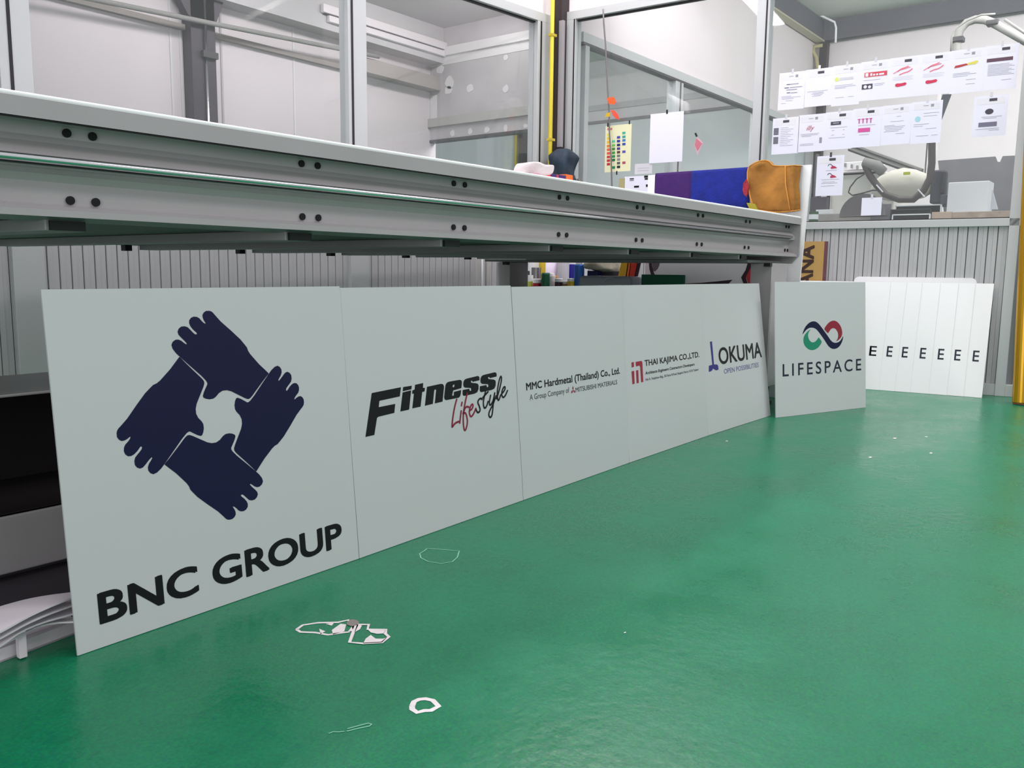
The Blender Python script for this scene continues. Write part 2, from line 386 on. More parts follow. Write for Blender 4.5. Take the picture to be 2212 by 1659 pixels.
for (x, y, rx, ry) in ((1015, 190, 8, 9), (1092, 192, 6, 9), (1092, 124, 5, 6), (977, 288, 5, 7), (1015, 283, 5, 7), (1051, 280, 6, 7), (1092, 276, 5, 9), (1135, 272, 5, 5), (970, 178, 9, 14), (950, 150, 9, 8), (968, 195, 8, 9)):
    c = onX(x, y, XR-.005); a = (onX(x+rx, y, XR)-onX(x, y, XR)).length; b = (onX(x, y+ry, XR)-onX(x, y, XR)).length
    MB().extrude([(XR-.003, c.y+a*math.cos(k*PI/5)*random.uniform(.8, 1.15), c.z+b*math.sin(k*PI/5)*random.uniform(.8, 1.15)) for k in range(10)], (.003, 0, 0)).build('filler_patch', 'filler', gw)
struct(MB().box(-2, XR+.06, 3.45, YR+.08, 2.40, 2.46).build('ceiling_inner', mat('ceil2', (190, 186, 188), .8, var=.08, vscale=1.2)))
struct(MB().box(-2, XR, 4.49, YR, 2.147, 2.40).build('trim_2', MATS['ceil2']))
# steel column with conduit in that room
xa, xb = onY(417, 250, YR-.08).x, onY(469, 250, YR-.08).x
sc = empty('steel_column', (xa, YR-.04, 0)); tag(sc, 'dark steel column seen through the long left window, thin pipes running up it', 'column')
MB().box(xa, xb, YR-.09, YR, 0, 2.40).build('flange', mat('column_plum', (62, 55, 64), .5, .2, var=.15, vscale=6), sc, bevel=.003)
xm = onY(452, 250, YR-.11).x
MB().tube([(xm, YR-.10, 0), (xm, YR-.10, 2.147)], .009, 8).build('conduit', 'steel', sc, smooth=True)
zb = onY(440, 115, YR-.1).z
MB().box(xa+.06, xb, YR-.115, YR-.09, zb-.02, zb+.015).build('clamp', 'dark_grey', sc)
zt = onY(430, 38, YR-.1).z
mb = MB(); mb.extrude([(xa-.09, YR-.09, 2.147), (xb+.06, YR-.09, 2.147), (xb+.01, YR-.09, zt), (xa-.01, YR-.09, zt)], (0, .06, 0)); mb.build('haunch', MATS['column_plum'], sc)
a = onY(150, -12, YR-.13); b = onY(449, 49, YR-.13); c = onY(745, 108, YR-.13)
tag(MB().tube([a+(a-b)*.8, a, b, c, c+(c-b)*.3], .014, 10).build('conduit_pipe', 'hose_grey', smooth=True), 'long grey horizontal conduit crossing the dark steel column behind the left window', 'pipe')
for x in (372, 393, 480, 635):
    xx = onY(x, 200, YR).x
    MB().box(xx-.006, xx+.006, YR-.006, YR, 0, 2.147).build('joint_strip', 'filler' if x != 480 else 'plaster', bpy.data.objects['wall_back'])
# white boxed light trunking under that ceiling
a = onY(695, 22, 4.05); b = onX(962, 115, XR)
a = onY(695, 22, b.y); L = empty('trunking', (a.x, b.y, b.z)); tag(L, 'white boxed trunking running under the ceiling behind the left window', 'trunking')
s0 = b.z+.012
MB().box(a.x, XR, b.y-.02, b.y+.012, s0+.008, s0+.06).build('upper_channel', 'white_wall', L, bevel=.003)
MB().box(a.x+.05, XR, b.y-.015, b.y+.012, s0-.04, s0).build('lower_channel', 'white_wall', L, bevel=.003)
MB().box(a.x+.02, XR, b.y-.005, b.y+.012, s0, s0+.008).build('seam', 'gasket', L)
tag(MB().box(4.08, XR, YR-.11, YR-.002, 1.955, 2.05).build('bulkhead', mat('bulkhead', (168, 160, 156), .75)), 'short grey boxed beam high on the cream wall beside the grey plaster wall', 'beam')
tag(MB().box(1.9, 4.08, YR-.035, YR-.002, 1.955, 1.985).build('pipe_shadow_strip', mat('pipe_shadow_grey', (150, 142, 138), .75)), 'thin grey strip standing in for the conduit shadow behind the left window', 'tray')  # dark strip put in for the shadow of the pipe above
# things seen through the low opening of that room
XO = 9.68
c_ = onX(1142, 320, XO-.1).y; d_ = onX(1120, 320, XO-.1).y
tag(MB().box(XO-.1, XO-.01, c_, d_, 0, 2.9).build('steel_column', 'brown_steel'), 'dark brown post seen low through the opening below the plaster wall', 'column')
yq = onX(1114.5, 320, XO-.06).y
tag(MB().tube([(XO-.06, yq, 0), (XO-.06, yq, 2.9)], .022, 8).build('thin_pipe', 'yellow_paint', smooth=True), 'thin yellow pipe seen low through the opening beside the brown post', 'pipe')

# --- room behind wall B ---------------------------------------------------------------------
XF, YP = 9.68, 3.30
struct(MB().box(XF, XF+.1, -2.5, 10, 0, 3.5).build('wall_end', 'white_wall'))
struct(MB().box(4.98, XF, -2.5, 10, 3.30, 3.36).build('ceiling', 'ceiling_grey'))
pt = struct(empty('wall_partition', (4.95, YP, 0)))
MB().box(4.96, XF, YP, YP+.05, 2.20, 3.30).build('upper_panel', 'cream_wall', pt)
MB().box(4.96, XF, YP-.03, YP+.05, 2.135, 2.20).build('head_rail', 'aluminium', pt, bevel=.002)
MB().box(4.96, XF, YP-.032, YP+.03, 2.118, 2.135).build('gasket', 'dark_grey', pt)
for X in (4.99, 6.30, 7.98): MB().box(X, X+.13 if X > 5 else X+.05, YP-.03, YP+.05, 0, 2.13).build('post', 'aluminium', pt, bevel=.002)
for X in (6.37, 8.05): MB().box(X, X+.012, YP-.036, YP-.03, .9, 2.12).build('gasket', 'dark_grey', pt)
MB().box(4.96, XF, YP-.02, YP+.04, 0, .9).build('lower_panel', 'aluminium_slat', pt)
for i, (x0, x1) in enumerate(((5.04, 6.30), (6.43, 7.98), (8.11, XF))):
    struct(MB().box(x0, x1, YP, YP+.006, .9, 2.12).build('window_%d' % (7+i), GL))
# far grey ledge lines on the end wall behind that partition
z = onX(1246, 234, XF).z
MB().box(XF-.05, XF, YP+.1, 9.9, z-.07, z).build('ledge', 'plaster', bpy.data.objects['wall_end'])
z2 = onX(1404, 252, XF).z
MB().box(XF-.06, XF, YP+.1, 9.9, z2-.02, z2+.01).build('ledge', 'dark_grey', bpy.data.objects['wall_end'])
MB().box(XF-.04, XF, YP+.1, 9.9, 0, z2-.03).build('lower_panel', mat('pale_blue', (220, 222, 226), .6), bpy.data.objects['wall_end'])
# dark steel ring beam
zb = 3.075
bm1 = empty('roof_beam', (XF, 0, zb)); tag(bm1, 'dark grey steel roof beam running across above the end wall of the right room', 'beam')
MB().box(XF-.16, XF-.14, -2.5, YP, zb, 3.29).build('web', 'beam_grey', bm1); MB().box(XF-.2, XF-.1, -2.5, YP, zb, zb+.02).build('flange', 'beam_grey', bm1)
bm2 = empty('roof_beam', (5, YP-.1, zb)); tag(bm2, 'dark grey steel roof beam running above the glazed partition of the right room', 'beam')
MB().box(4.99, XF, YP-.08, YP-.04, zb, 3.29).build('web', 'beam_grey', bm2); MB().box(4.99, XF, YP-.11, YP-.02, zb-.015, zb).build('flange', mat('flange_tan', (178, 172, 150), .6), bm2)
cc = empty('steel_column', (XF-.2, YP-.1, 0)); tag(cc, 'slender dark steel column in the far corner of the right room', 'column')
MB().box(XF-.2, XF-.12, YP-.14, YP-.06, 0, zb).build('shaft', 'brown_steel', cc)
pth = [onX(x, y, XF-.22) for x, y in ((1777, 98), (1760, 100), (1757, 112), (1764, 125), (1767, 150), (1765, 175))]
tag(MB().tube(pth, .02, 8).build('cable_loop', 'tan', smooth=True), 'tan cable dropping down beside the slender far corner column', 'cable')
pth = [onX(x, y, XF-.3) for x, y in ((1715, 5), (1760, 28), (1803, 48), (1806, 60), (1805, 92))]
tag(MB().tube(pth, .012, 6).build('white_conduit', 'board_white', smooth=True), 'thin white conduit bent down over the dark roof beams corner', 'pipe')
# --- things in the right room, behind the glass ------------------------------------------------
def P6(pts, X): return [onX(x, y, X) for x, y in pts]
hz = empty('extraction_duct', onX(2066, 130, 6.4)); tag(hz, 'pale grey extraction duct arching up behind the taped papers at top right', 'duct')
pth = P6([(2066, 175), (2066, 120), (2067, 92), (2073, 66), (2088, 49), (2107, 42), (2128, 43), (2148, 51), (2175, 66), (2240, 103)], 6.4)
MB().tube(pth, .026, 12).build('hose', 'hose_grey', hz, smooth=True)
for x, y in ((2070, 86), (2145, 50)):
    c = onX(x, y, 6.4); MB().box(c.x-.035, c.x+.035, c.y-.035, c.y+.035, c.z-.016, c.z+.016).build('clamp', 'dark_grey', hz, bevel=.005)
tag(MB().tube(P6([(2054, 112), (2056, 80), (2064, 62), (2090, 44), (2120, 32), (2150, 30)], 6.3), .006, 6).build('thin_cable', 'hose_grey', smooth=True), 'thin grey cable strapped alongside the arching duct at top right', 'cable')
tag(MB().tube(P6([(2170, 42), (2215, 72), (2240, 90)], 6.3), .009, 6).build('support_rod', 'hose_grey', smooth=True), 'thin rod sloping down right above the arching duct', 'rod')
mc = empty('router_machine', onX(1850, 470, 6.0)); tag(mc, 'large pale machine body standing behind the sill below the taped papers', 'machine')
def pxbox(name, x0, y0, x1, y1, X, dx, m, parent=None, bev=.004):
    a = onX(x0, y1, X); b = onX(x1, y0, X)
    mb = MB().box(X, X+dx, min(a.y, b.y), max(a.y, b.y), a.z, b.z)
    return mb.build(name, m, parent, bevel=bev) if parent else mb.build(name, m, bevel=bev)
pxbox('body', 1790, 372, 1935, 500, 6.0, .4, 'machine', mc)
pxbox('cover_rail', 1786, 365, 1900, 376, 5.98, .3, 'white_wall', mc)
MB().box(5.92, 6.38, onX(1990, 500, 5.92).y, onX(1755, 500, 5.92).y, 0, onX(1850, 518, 5.9).z).build('plinth', mat('machine_grey', (158, 156, 152), .6), mc)
pxbox('lower_body', 1745, 455, 2000, 520, 5.9, .5, mat('machine_grey', (158, 156, 152), .6), mc)
for x in (1825, 1839, 1851): pxbox('switch', x-2, 352+(x-1825)*.2, x+2, 360+(x-1825)*.2, 6.02, .02, 'hose_grey', mc, 0)
pxbox('control_panel', 1822, 346, 1895, 368, 6.04, .2, 'board_white', mc)
pxbox('vertical_frame', 1783, 418, 1791, 470, 5.97, .03, 'dark_grey', mc, 0)
g = empty('gantry_rail', onX(1900, 350, 5.9)); tag(g, 'grey machine gantry rail sloping down right behind the lower papers', 'rail')
a, b = onX(1832, 326, 5.9), onX(1990, 384, 5.9)
k = (b-a); MB().extrude([a, a+V((0, 0, .055)), a+V((.05, 0, .06)), a+V((.05, 0, 0))], k).build('rail', 'hose_grey', g)
MB().extrude([a+V((-.004, 0, .0)), a+V((-.004, 0, .012)), a+V((0, 0, .012)), a], k).build('groove', 'dark_grey', g)
MB().extrude([a+V((-.004, 0, .035)), a+V((-.004, 0, .042)), a+V((0, 0, .042)), a+V((0, 0, .035))], k).build('groove', 'dark_grey', g)
hs = empty('dust_hose', onX(2010, 330, 5.6)); tag(hs, 'thick dark hose looping under the pale dust bag behind the glass', 'hose')
pth = P6([(2013, 250), (2013, 320), (2013, 352), (2009, 385), (1995, 412), (1973, 431), (1943, 431), (1912, 420), (1894, 400), (1880, 381), (1871, 363), (1868, 354)], 5.6)
MB().tube(pth, .0205, 12).build('hose', mat('hose_dark', (92, 84, 84), .5), hs, smooth=True)
c = onX(1876, 356, 5.6); MB().tube([c+V((0, .03, .02)), c+V((0, -.05, -.01)), c+V((0, -.09, -.05))], [.028, .034, .03], 10).build('nozzle', 'hose_grey', hs, smooth=True)
for x, y in ((1900, 408), (1990, 418)):
    c = onX(x, y, 5.57); MB().tube([c+V((0, -.02, -.02)), c+V((0, .02, .025))], .004, 6).build('cable_tie', 'board_white', hs)
tag(MB().tube(P6([(1867, 376), (1850, 387), (1836, 405), (1833, 416), (1841, 422), (1860, 418), (1885, 411), (1897, 411)], 5.55), .0042, 6).build('cable_loop', 'dark_grey', smooth=True), 'thin grey cable looping out left of the dark dust hose', 'cable')
bag = MB()
c = onX(1950, 398, 5.75); rings = []
for i in range(9):
    th = PI*i/8; z = math.cos(th); r = max(.02, math.sin(th))
    rings.append([c+V((.09*r*math.cos(a), .19*r*math.sin(a), .10*z-.02*r*abs(math.sin(a)))) for a in [2*PI*k/18 for k in range(18)]])
bag.add([q for g2 in rings for q in g2], [(i*18+k, i*18+(k+1) % 18, (i+1)*18+(k+1) % 18, (i+1)*18+k) for i in range(8) for k in range(18)]+[tuple(range(18)), tuple(range(8*18, 9*18))])
bo = tag(bag.build('dust_bag', mat('bag_cream', (214, 210, 198), .85, var=.05, vscale=10, bump=.4, bscale=14), smooth=True), 'plump cream dust bag hanging behind the glass over the dark hose', 'bag')
pxbox('label_patch', 1951, 371, 1966, 378, 5.64, .006, mat('lime', (184, 196, 60), .6), bo, 0)
mo = empty('spindle_motor', onX(2025, 430, 5.7)); tag(mo, 'dark spindle motor block right of the cream dust bag', 'motor')
pxbox('housing', 2007, 366, 2040, 440, 5.7, .12, mat('motor', (86, 86, 94), .45, .2), mo, .01)
pxbox('side_cover', 2030, 370, 2041, 418, 5.68, .05, 'dark_grey', mo)
pxbox('mount', 2030, 420, 2052, 446, 5.68, .06, 'beam_grey', mo)
pxbox('column', 1996, 300, 2003, 382, 5.9, .03, 'dark_grey', mo)
tag(MB().tube(P6([(2035, 445), (2040, 440), (2048, 440), (2054, 446), (2055, 453)], 5.6), .006, 6).build('hook', 'dark_grey', smooth=True), 'small dark hook ring below the spindle motor', 'hook')
st = pxbox('guide_plate', 2020, 120, 2031, 362, 6.1, .02, 'white_wall'); tag(st, 'tall white strip standing above the spindle motor', 'plate')
wedge = P6([(2036, 204), (2054, 203), (2033, 258), (2031, 220)], 5.5)
tag(MB().extrude(wedge, (.02, 0, 0)).build('grey_bracket', 'beam_grey'), 'dark grey wedge bracket between the two rows of taped papers', 'bracket')
gb = empty('grey_sheet', onX(2110, 470, 5.95)); 
gsh = MB().extrude(P6([(2026, 347), (2150, 338), (2154, 349), (2160, 350), (2166, 337), (2215, 335), (2215, 470), (2040, 470)], 5.95), (.02, 0, 0)).build('sheet', mat('grey_foam', (132, 130, 134), .85, var=.06, vscale=12), gb)
tag(gb, 'large mid grey foam sheet with a notch in its top edge, behind the sill', 'sheet')
MB().box(5.97, 5.99, onX(2215, 470, 5.97).y, onX(2040, 470, 5.97).y, 0, onX(2100, 470, 5.97).z).build('lower_sheet', MATS['grey_foam'], gb)
wb = pxbox('white_box', 2042, 390, 2138, 483, 5.5, .15, 'board_white'); tag(wb, 'white box standing on the sill in front of the grey foam sheet', 'box')
tag(MB().extrude(P6([(2138, 405), (2142, 405), (2155, 452), (2136, 452)], 5.6), (.02, 0, 0)).build('clear_wrap', 'paper_grey'), 'wedge of clear plastic wrap right of the white box', 'wrap')
# worktop behind the sill
struct(MB().wbox(WB, -.9, tC-.1, .06, .75, .87, SILL-.004).build('trim_1', 'aluminium'))
def onB(x, y, n): return hit(x, y, pB+nB*n, nB)
def bbox_(name, x0, y0, x1, y1, n, dn, m, parent=None, bev=.002):
    t0, z0 = bxy(x0, y1, n); t1, z1 = bxy(x1, y0, n)
    z0 = max(z0, SILL-.004)
    mb = MB().wbox(WB, min(t0, t1), max(t0, t1), n, n+dn, z0, z1)
    return mb.build(name, m, parent, bevel=bev) if parent else mb.build(name, m, bevel=bev)
def tray(x0, y0, x1, y1, n, label, rim='board_white', inner='black'):
    t0, z0 = bxy(x0, y1, n); t1, z1 = bxy(x1, y0, n); z0 = max(z0, SILL-.004); a, b = min(t0, t1), max(t0, t1); w = .006
    e = empty('sign_tray', WB((a+b)/2, n, z0)); tag(e, label, 'tray', 'dark signs on the sill')
    MB().wbox(WB, a+w, b-w, n+.004, n+.03, z0+w, z1-w).build('face', inner, e)
    for q in ((a, b, z1-w, z1), (a, a+w, z0, z1), (b-w, b, z0, z1)): MB().wbox(WB, q[0], q[1], n, n+.034, q[2], q[3]).build('rim', rim, e)
    return e
tray(1932, 441, 2034, 470, .30, 'black sign box with a white rim, rearmost of the three on the sill')
tray(1922, 450, 2012, 476, .24, 'black sign box with a dark rim, middle of the three on the sill', 'dark_grey')
tray(1926, 461, 2010, 477, .18, 'black sign box with a white rim, lowest and nearest of the three on the sill')
wood = mat('old_wood', (176, 158, 144), .8, var=.3, vscale=14)
tag(bbox_('wood_strip', 2030, 455, 2183, 474, .28, .05, wood), 'stained pale wooden strip lying on the sill below the white box', 'strip')
tag(bbox_('clear_block', 2012, 457, 2056, 475, .2, .04, mat('tan_plastic', (190, 168, 150), .4)), 'tan translucent block beside the black sign boxes on the sill', 'block')
mb = MB(); n = .2; c = onB(1862, 466, n); r = .125
pts = [c + dB*r*math.cos(a)+V((0, 0, 1))*r*math.sin(a) for a in [PI*k/14 for k in range(15)]]
mb.extrude(pts, nB*.01); tag(mb.build('grey_disc', mat('disc_grey', (120, 118, 122), .6)), 'grey half disc standing on the sill behind the small square note', 'disc')
tag(bbox_('flat_black_bar', 1812, 465.5, 1915, 469, .02, .05, 'black'), 'thin flat black bar lying along the sill edge', 'bar')
tag(bbox_('grey_board', 1880, 440, 1925, 477, .32, .02, mat('board_grey', (128, 124, 128), .7)), 'dull grey board behind the small square note on the sill', 'board')
gj = empty('glue_jar', onB(1757, 478, .04)); tag(gj, 'small jar with green bands on the sill beside the tall white board', 'jar')
for i, (za, zb2, m) in enumerate(((0, .022, mat('moss', (80, 104, 74), .5)), (.022, .05, 'board_white'), (.05, .066, MATS['moss']))):
    c = onB(1757, 478, .04); c.z = SILL-.003
    MB().lathe([(.026, za), (.026, zb2)], c, 12).build(('base', 'body', 'lid')[i], m, gj, smooth=False)
tag(bbox_('white_card', 1762, 452, 1800, 462, .15, .01, 'board_white'), 'small white card standing on the sill above the green banded jar', 'card')
tag(bbox_('grey_block', 1749, 425, 1785, 456, .45, .08, mat('block', (104, 98, 104), .6)), 'dark grey block behind the lowest taped paper', 'block')
tag(bbox_('mid_post', 1752, 332, 1766, 505, .5, .05, mat('post_grey', (120, 116, 122), .6)), 'dark grey upright post between the tall white board and the lowest taped paper', 'post')

# --- hanging rod with paper scraps, diamond sticker -----------------------------------------------
Z3 = (1180, 0, 4.148)
def z3(x, y): return (Z3[0]+x/Z3[2], Z3[1]+y/Z3[2])
pth = [onB(x, y, -.03) for x, y in ((1303, 20), (1304, 46), (1308, 96), (1312.6, 193), (1316, 241), (1316.5, 289), (1320, 337), (1322, 405), (1324, 450))]
tag(MB().tube(pth, .0052, 8).build('hanging_cable', mat('cable_grey', (112, 106, 106), .5), smooth=True), 'grey cable hanging down in front of the glass, paper scraps taped to it', 'cable')
def scrap(name, pts, m, label, cat='scrap', n=-.042):
    q = [onB(*z3(x, y), n) for x, y in pts]
    return tag(MB().extrude(q, nB*.001).build(name, m), label, cat)
scrap('paper_scrap', [(542, 880), (598, 866), (615, 885), (625, 915), (608, 937), (560, 930)], mat('orange', (236, 92, 36), .6), 'orange paper scrap, topmost of the three on the hanging cable')
scrap('paper_scrap', [(575, 985), (612, 990), (645, 1030), (656, 1075), (620, 1060), (595, 1030)], mat('red_orange', (226, 78, 56), .6), 'red paper scrap sticking out right of the hanging cable')
scrap('paper_scrap', [(523, 1048), (540, 1012), (572, 1008), (570, 1045)], mat('mustard', (206, 168, 34), .6), 'yellow paper scrap sticking out left of the hanging cable')
d = scrap('diamond_sticker', [(1355, 1228), (1405, 1278), (1355, 1392), (1325, 1300)], mat('pink_clear', (206, 170, 180), .5), 'small pink diamond sticker taped to the glass right of the blank paper', 'sticker', -.003)
MB().extrude([onB(*z3(x, y), -.005) for x, y in [(1345, 1240), (1395, 1285), (1355, 1350), (1330, 1300)]], nB*.0015).build('logo_print', mat('rose', (196, 110, 130), .6), d)
MB().extrude([onB(*z3(x, y), -.006) for x, y in [(1327, 1195), (1342, 1188), (1358, 1220), (1342, 1228)]], nB*.0015).build('tape', 'black', d)

# ================================================================== papers on the glass
def sheet(t, z, w, h, label, m='paper', n=-.003, tilt=0., cat='paper', group=None, tape='paper_grey', tx=.5, name='taped_paper', blank=False):
    """a sheet whose top left corner (seen from the hall) is at wall coordinate t, height z"""
    me = MB().box(0, w, 0, .0008, -h, 0)
    o = me.build(name, m, None, origin=(0, 0, 0))
    R = Matrix((-dB, nB, ZZ)).transposed().to_4x4()
    o.matrix_world = Matrix.Translation(WB(t, n, z)) @ R @ Matrix.Rotation(tilt, 4, 'Y')
    tag(o, label, cat, group)
    if tape: MB().box(w*tx-.006, w*tx+.006, -.0006, 0, -.008, .018).build('tape', tape, o, local=True)
    return o
def header(o, w, dark=True, pos=.52):
    Print().rect(w*.08, w*.9, -.042, -.012).build('header_print', mat('paper_pale', (224, 223, 231), .8), o)
    if dark: Print(.0008).rect(w*pos, w*pos+.035, -.028, -.014).build('header_logo', 'ink_dark', o)
    else: Print(.0008).rect(w*.38, w*.55, -.024, -.021).rect(w*.62, w*.72, -.03, -.016).build('header_logo', 'ink', o)
def lines(o, rows, w, m='ink', th=.0018):
    p = Print(.0008)
    for z, a, b in rows: p.rect(w*a, w*b, -z-th, -z)
    p.build('text_print', m, o)
def block(o, x0, x1, z0, z1, m, name='logo_print', off=.001): Print(off).rect(x0, x1, -z1, -z0).build(name, m, o)
W1 = .1475; G1 = 'job sheets taped in rows on the glass'
def row(i, t0=1.165, z0=1.757): return t0-i*W1
TR = lambda Y: (Y-.745)/dB.y
t1 = TR(1.905)
o = sheet(t1, 1.752, W1, .205, 'taped job sheet with small scattered black marks, first of the upper row', group=G1, tilt=.01); header(o, W1, False)
for x, z, a in ((.3, .064, .018), (.42, .064, .05), (.22, .082, .025), (.42, .082, .07), (.3, .094, .06), (.32, .110, .02), (.48, .112, .035)): block(o, W1*x, W1*x+a, z, z+.004, 'ink_dark' if a < .03 else 'ink')
lines(o, ((.13, .12, .5), (.137, .12, .86), (.144, .15, .6), (.155, .3, .55), (.168, .12, .3)), W1)
o = sheet(t1-W1, 1.753, W1, .203, 'taped job sheet blank above with a text block below, second of the upper row', group=G1, tape='board_white'); header(o, W1, True, .45)
lines(o, ((.12, .1, .85), (.128, .3, .7), (.134, .25, .72), (.14, .35, .66), (.146, .28, .6)), W1)
o = sheet(t1-2*W1, 1.756, W1, .215, 'taped job sheet with a pale yellow green dot, third of the upper row', group=G1); header(o, W1, False)
mb = Print(.001); mb.m.disc((.024, -.001, -.072), (1, 0, 0), (0, 0, 1), .011, 14); mb.build('logo_print', mat('lime_dot', (214, 226, 110), .7), o)
block(o, .04, .11, .066, .078, 'paper_grey', 'name_print'); lines(o, ((.105, .1, .75), (.113, .1, .85), (.12, .1, .5), (.17, .15, .45), (.17, .6, .8)), W1)
o = sheet(t1-3*W1, 1.76, W1, .205, 'taped job sheet with a red banner and a grey picture, fourth of the upper row', group=G1); header(o, W1, False)
block(o, .02, .135, .058, .082, mat('banner_red', (206, 74, 86), .7)); Print(.0014).rect(.025, .04, -.079, -.061).rect(.05, .06, -.077, -.064).rect(.064, .075, -.077, -.068).rect(.08, .09, -.077, -.068).rect(.095, .12, -.077, -.068).build('banner_lettering', 'paper', o)
block(o, .01, .065, .118, .145, 'ink_dark', 'picture_print')
q = Print(.0014); q.m.disc((.028, -.0014, -.132), (1, 0, 0), (0, 0, 1), .009, 10); q.m.disc((.05, -.0014, -.134), (1, 0, 0), (0, 0, 1), .008, 10); q.build('picture_detail', 'paper', o)
lines(o, ((.098, .12, .7), (.12, .5, .85), (.128, .5, .8)), W1)
pinkm = mat('pink_print', (222, 120, 140), .7); redm = mat('red_print', (204, 52, 88), .7)
for i, lab in ((4, 'taped job sheet with pink swirls and a red badge, fifth of the upper row'), (5, 'taped job sheet with pink swirls and a red badge, sixth of the upper row')):
    o = sheet(t1-i*W1, 1.762, W1, .208, lab, group=G1, tape=None); header(o, W1, True, .48)
    q = Print(.001)
    for sp, wd in ((smoothloop([(.02, -.08), (.045, -.066), (.07, -.062), (.1, -.056)], 2, False), .004), (smoothloop([(.04, -.072), (.055, -.06), (.075, -.056), (.09, -.05)], 2, False), .006), (smoothloop([(.05, -.09), (.07, -.082), (.09, -.08), (.11, -.066)], 2, False), .006)): q.put(ribbon(sp, wd))
    q.build('logo_print', pinkm, o)
    Print(.0012).put(flat([smoothloop([(.03, -.145), (.035, -.132), (.06, -.135), (.085, -.13), (.088, -.145), (.06, -.15), (.04, -.152)], 1)])).build('badge_print', redm, o)
    lines(o, ((.1, .12, .8), (.108, .12, .75), (.115, .12, .8)), W1, 'paper_grey')
o = sheet(t1-6*W1, 1.763, W1*1.03, .215, 'taped job sheet with a red and yellow lettered logo, seventh of the upper row', group=G1); header(o, W1, False)
Print(.001).put(flat([[(.015, -.088), (.02, -.076), (.07, -.07), (.078, -.078), (.04, -.086)]])).build('logo_print', mat('brick_print', (176, 60, 66), .7), o)
Print(.001).put(flat([[(.072, -.07), (.12, -.06), (.124, -.068), (.11, -.078), (.078, -.078)]])).build('logo_print', mat('olive_yellow', (216, 206, 90), .7), o)
lines(o, ((.115, .08, .6), (.122, .08, .8), (.13, .08, .55), (.15, .5, .8), (.172, .5, .78)), W1)
o = sheet(t1-7*W1-.004, 1.765, W1, .216, 'taped job sheet with a dark plum bar, eighth and last of the upper row', group=G1); header(o, W1, True, .5)
block(o, .01, .125, .062, .079, mat('plum_print', (96, 70, 86), .7)); lines(o, tuple((.092+.0065*k, .12, .75+.08*((k*7) % 3)) for k in range(9))+((.17, .55, .85),), W1)
t2 = TR(1.93)
o = sheet(t2, 1.503, W1*1.03, .203, 'taped job sheet with two stacked barcodes at its left, first of the lower row', group=G1); header(o, W1, True, .4)
for z in (.055, .105):
    block(o, .008, .036, z, z+.038, 'ink', 'picture_print'); q = Print(.0014)
    for k in range(5): q.rect(.008+.004*((k*3) % 3), .036, -z-.004-.008*k, -z-.008*k)
    q.build('picture_detail', 'ink_dark', o)
lines(o, tuple((.055+.01*k, .32, .62+.1*((k*5) % 3)) for k in range(11)), W1)
o = sheet(t2-W1, 1.508, W1, .205, 'taped job sheet with a small red handwritten style word, second of the lower row', group=G1, tape=None); header(o, W1, False)
Print(.001).put(textgeo('illy', .045, .09, -.095, -.06, bold=.0, shear=.35)).build('logo_lettering', mat('word_red', (178, 60, 74), .7), o)
lines(o, ((.105, .1, .8), (.112, .1, .75), (.118, .15, .5), (.16, .1, .6), (.167, .1, .6)), W1); block(o, .12, .134, .13, .16, 'ink', 'picture_print')
o = sheet(t2-2*W1, 1.511, W1, .205, 'taped job sheet with a dark grey label, third of the lower row', group=G1); header(o, W1, True, .5)
block(o, .03, .085, .053, .072, 'ink_dark'); Print(.0014).rect(.042, .074, -.063, -.06).build('logo_detail', 'paper_grey', o)
lines(o, ((.085, .2, .8), (.1, .25, .35), (.1, .65, .72), (.125, .25, .35), (.125, .65, .72), (.14, .15, .75)), W1)
mag = mat('magenta_print', (206, 84, 156), .7)
o = sheet(t2-3*W1, 1.516, W1, .207, 'taped job sheet, magenta letters over a magenta bar, fourth of the lower row', group=G1); header(o, W1, True, .5)
q = Print(.001)
for x in (.03, .05, .07, .09): q.rect(x, x+.006, -.08, -.055).rect(x-.006, x+.01, -.06, -.055)
q.build('logo_print', mag, o); block(o, .03, .092, .105, .127, mag, 'bar_print'); lines(o, ((.09, .2, .8), (.14, .25, .6)), W1)
o = sheet(t2-4*W1, 1.518, W1, .207, 'taped job sheet with a curled top corner and grey text, fifth of the lower row', group=G1, tape=None, tilt=-.01); header(o, W1, False)
lines(o, ((.06, .5, .65), (.085, .3, .75), (.105, .1, .45), (.112, .1, .8), (.12, .1, .75), (.128, .15, .7), (.136, .1, .6), (.15, .5, .8)), W1)
o = sheet(t2-5*W1, 1.523, W1, .215, 'taped job sheet with a pale blue round emblem, last of the lower row', group=G1); header(o, W1, False)
q = Print(.001); q.m.disc((.032, -.001, -.088), (1, 0, 0), (0, 0, 1), .014, 16); q.build('logo_print', mat('sky_print', (160, 206, 218), .7), o)
lines(o, ((.06, .4, .9), (.075, .4, .85), (.115, .1, .6), (.125, .1, .4), (.14, .5, .85), (.175, .2, .6), (.175, .7, .9)), W1)
o = sheet(TR(.903), 1.522, .152, .2, 'taped job sheet with a grey badge over a grey banner, alone under the upper row', group=G1, tape='paper_grey'); header(o, .152, True, .45)
q = Print(.001); q.m.disc((.072, -.001, -.078), (1, 0, 0), (0, 0, 1), .019, 16, .014); q.build('logo_print', 'ink_dark', o)
block(o, .028, .11, .13, .152, mat('slate_print', (116, 112, 134), .7), 'banner_print'); lines(o, ((.103, .25, .85), (.11, .3, .7), (.162, .1, .8), (.17, .5, .8)), .152)
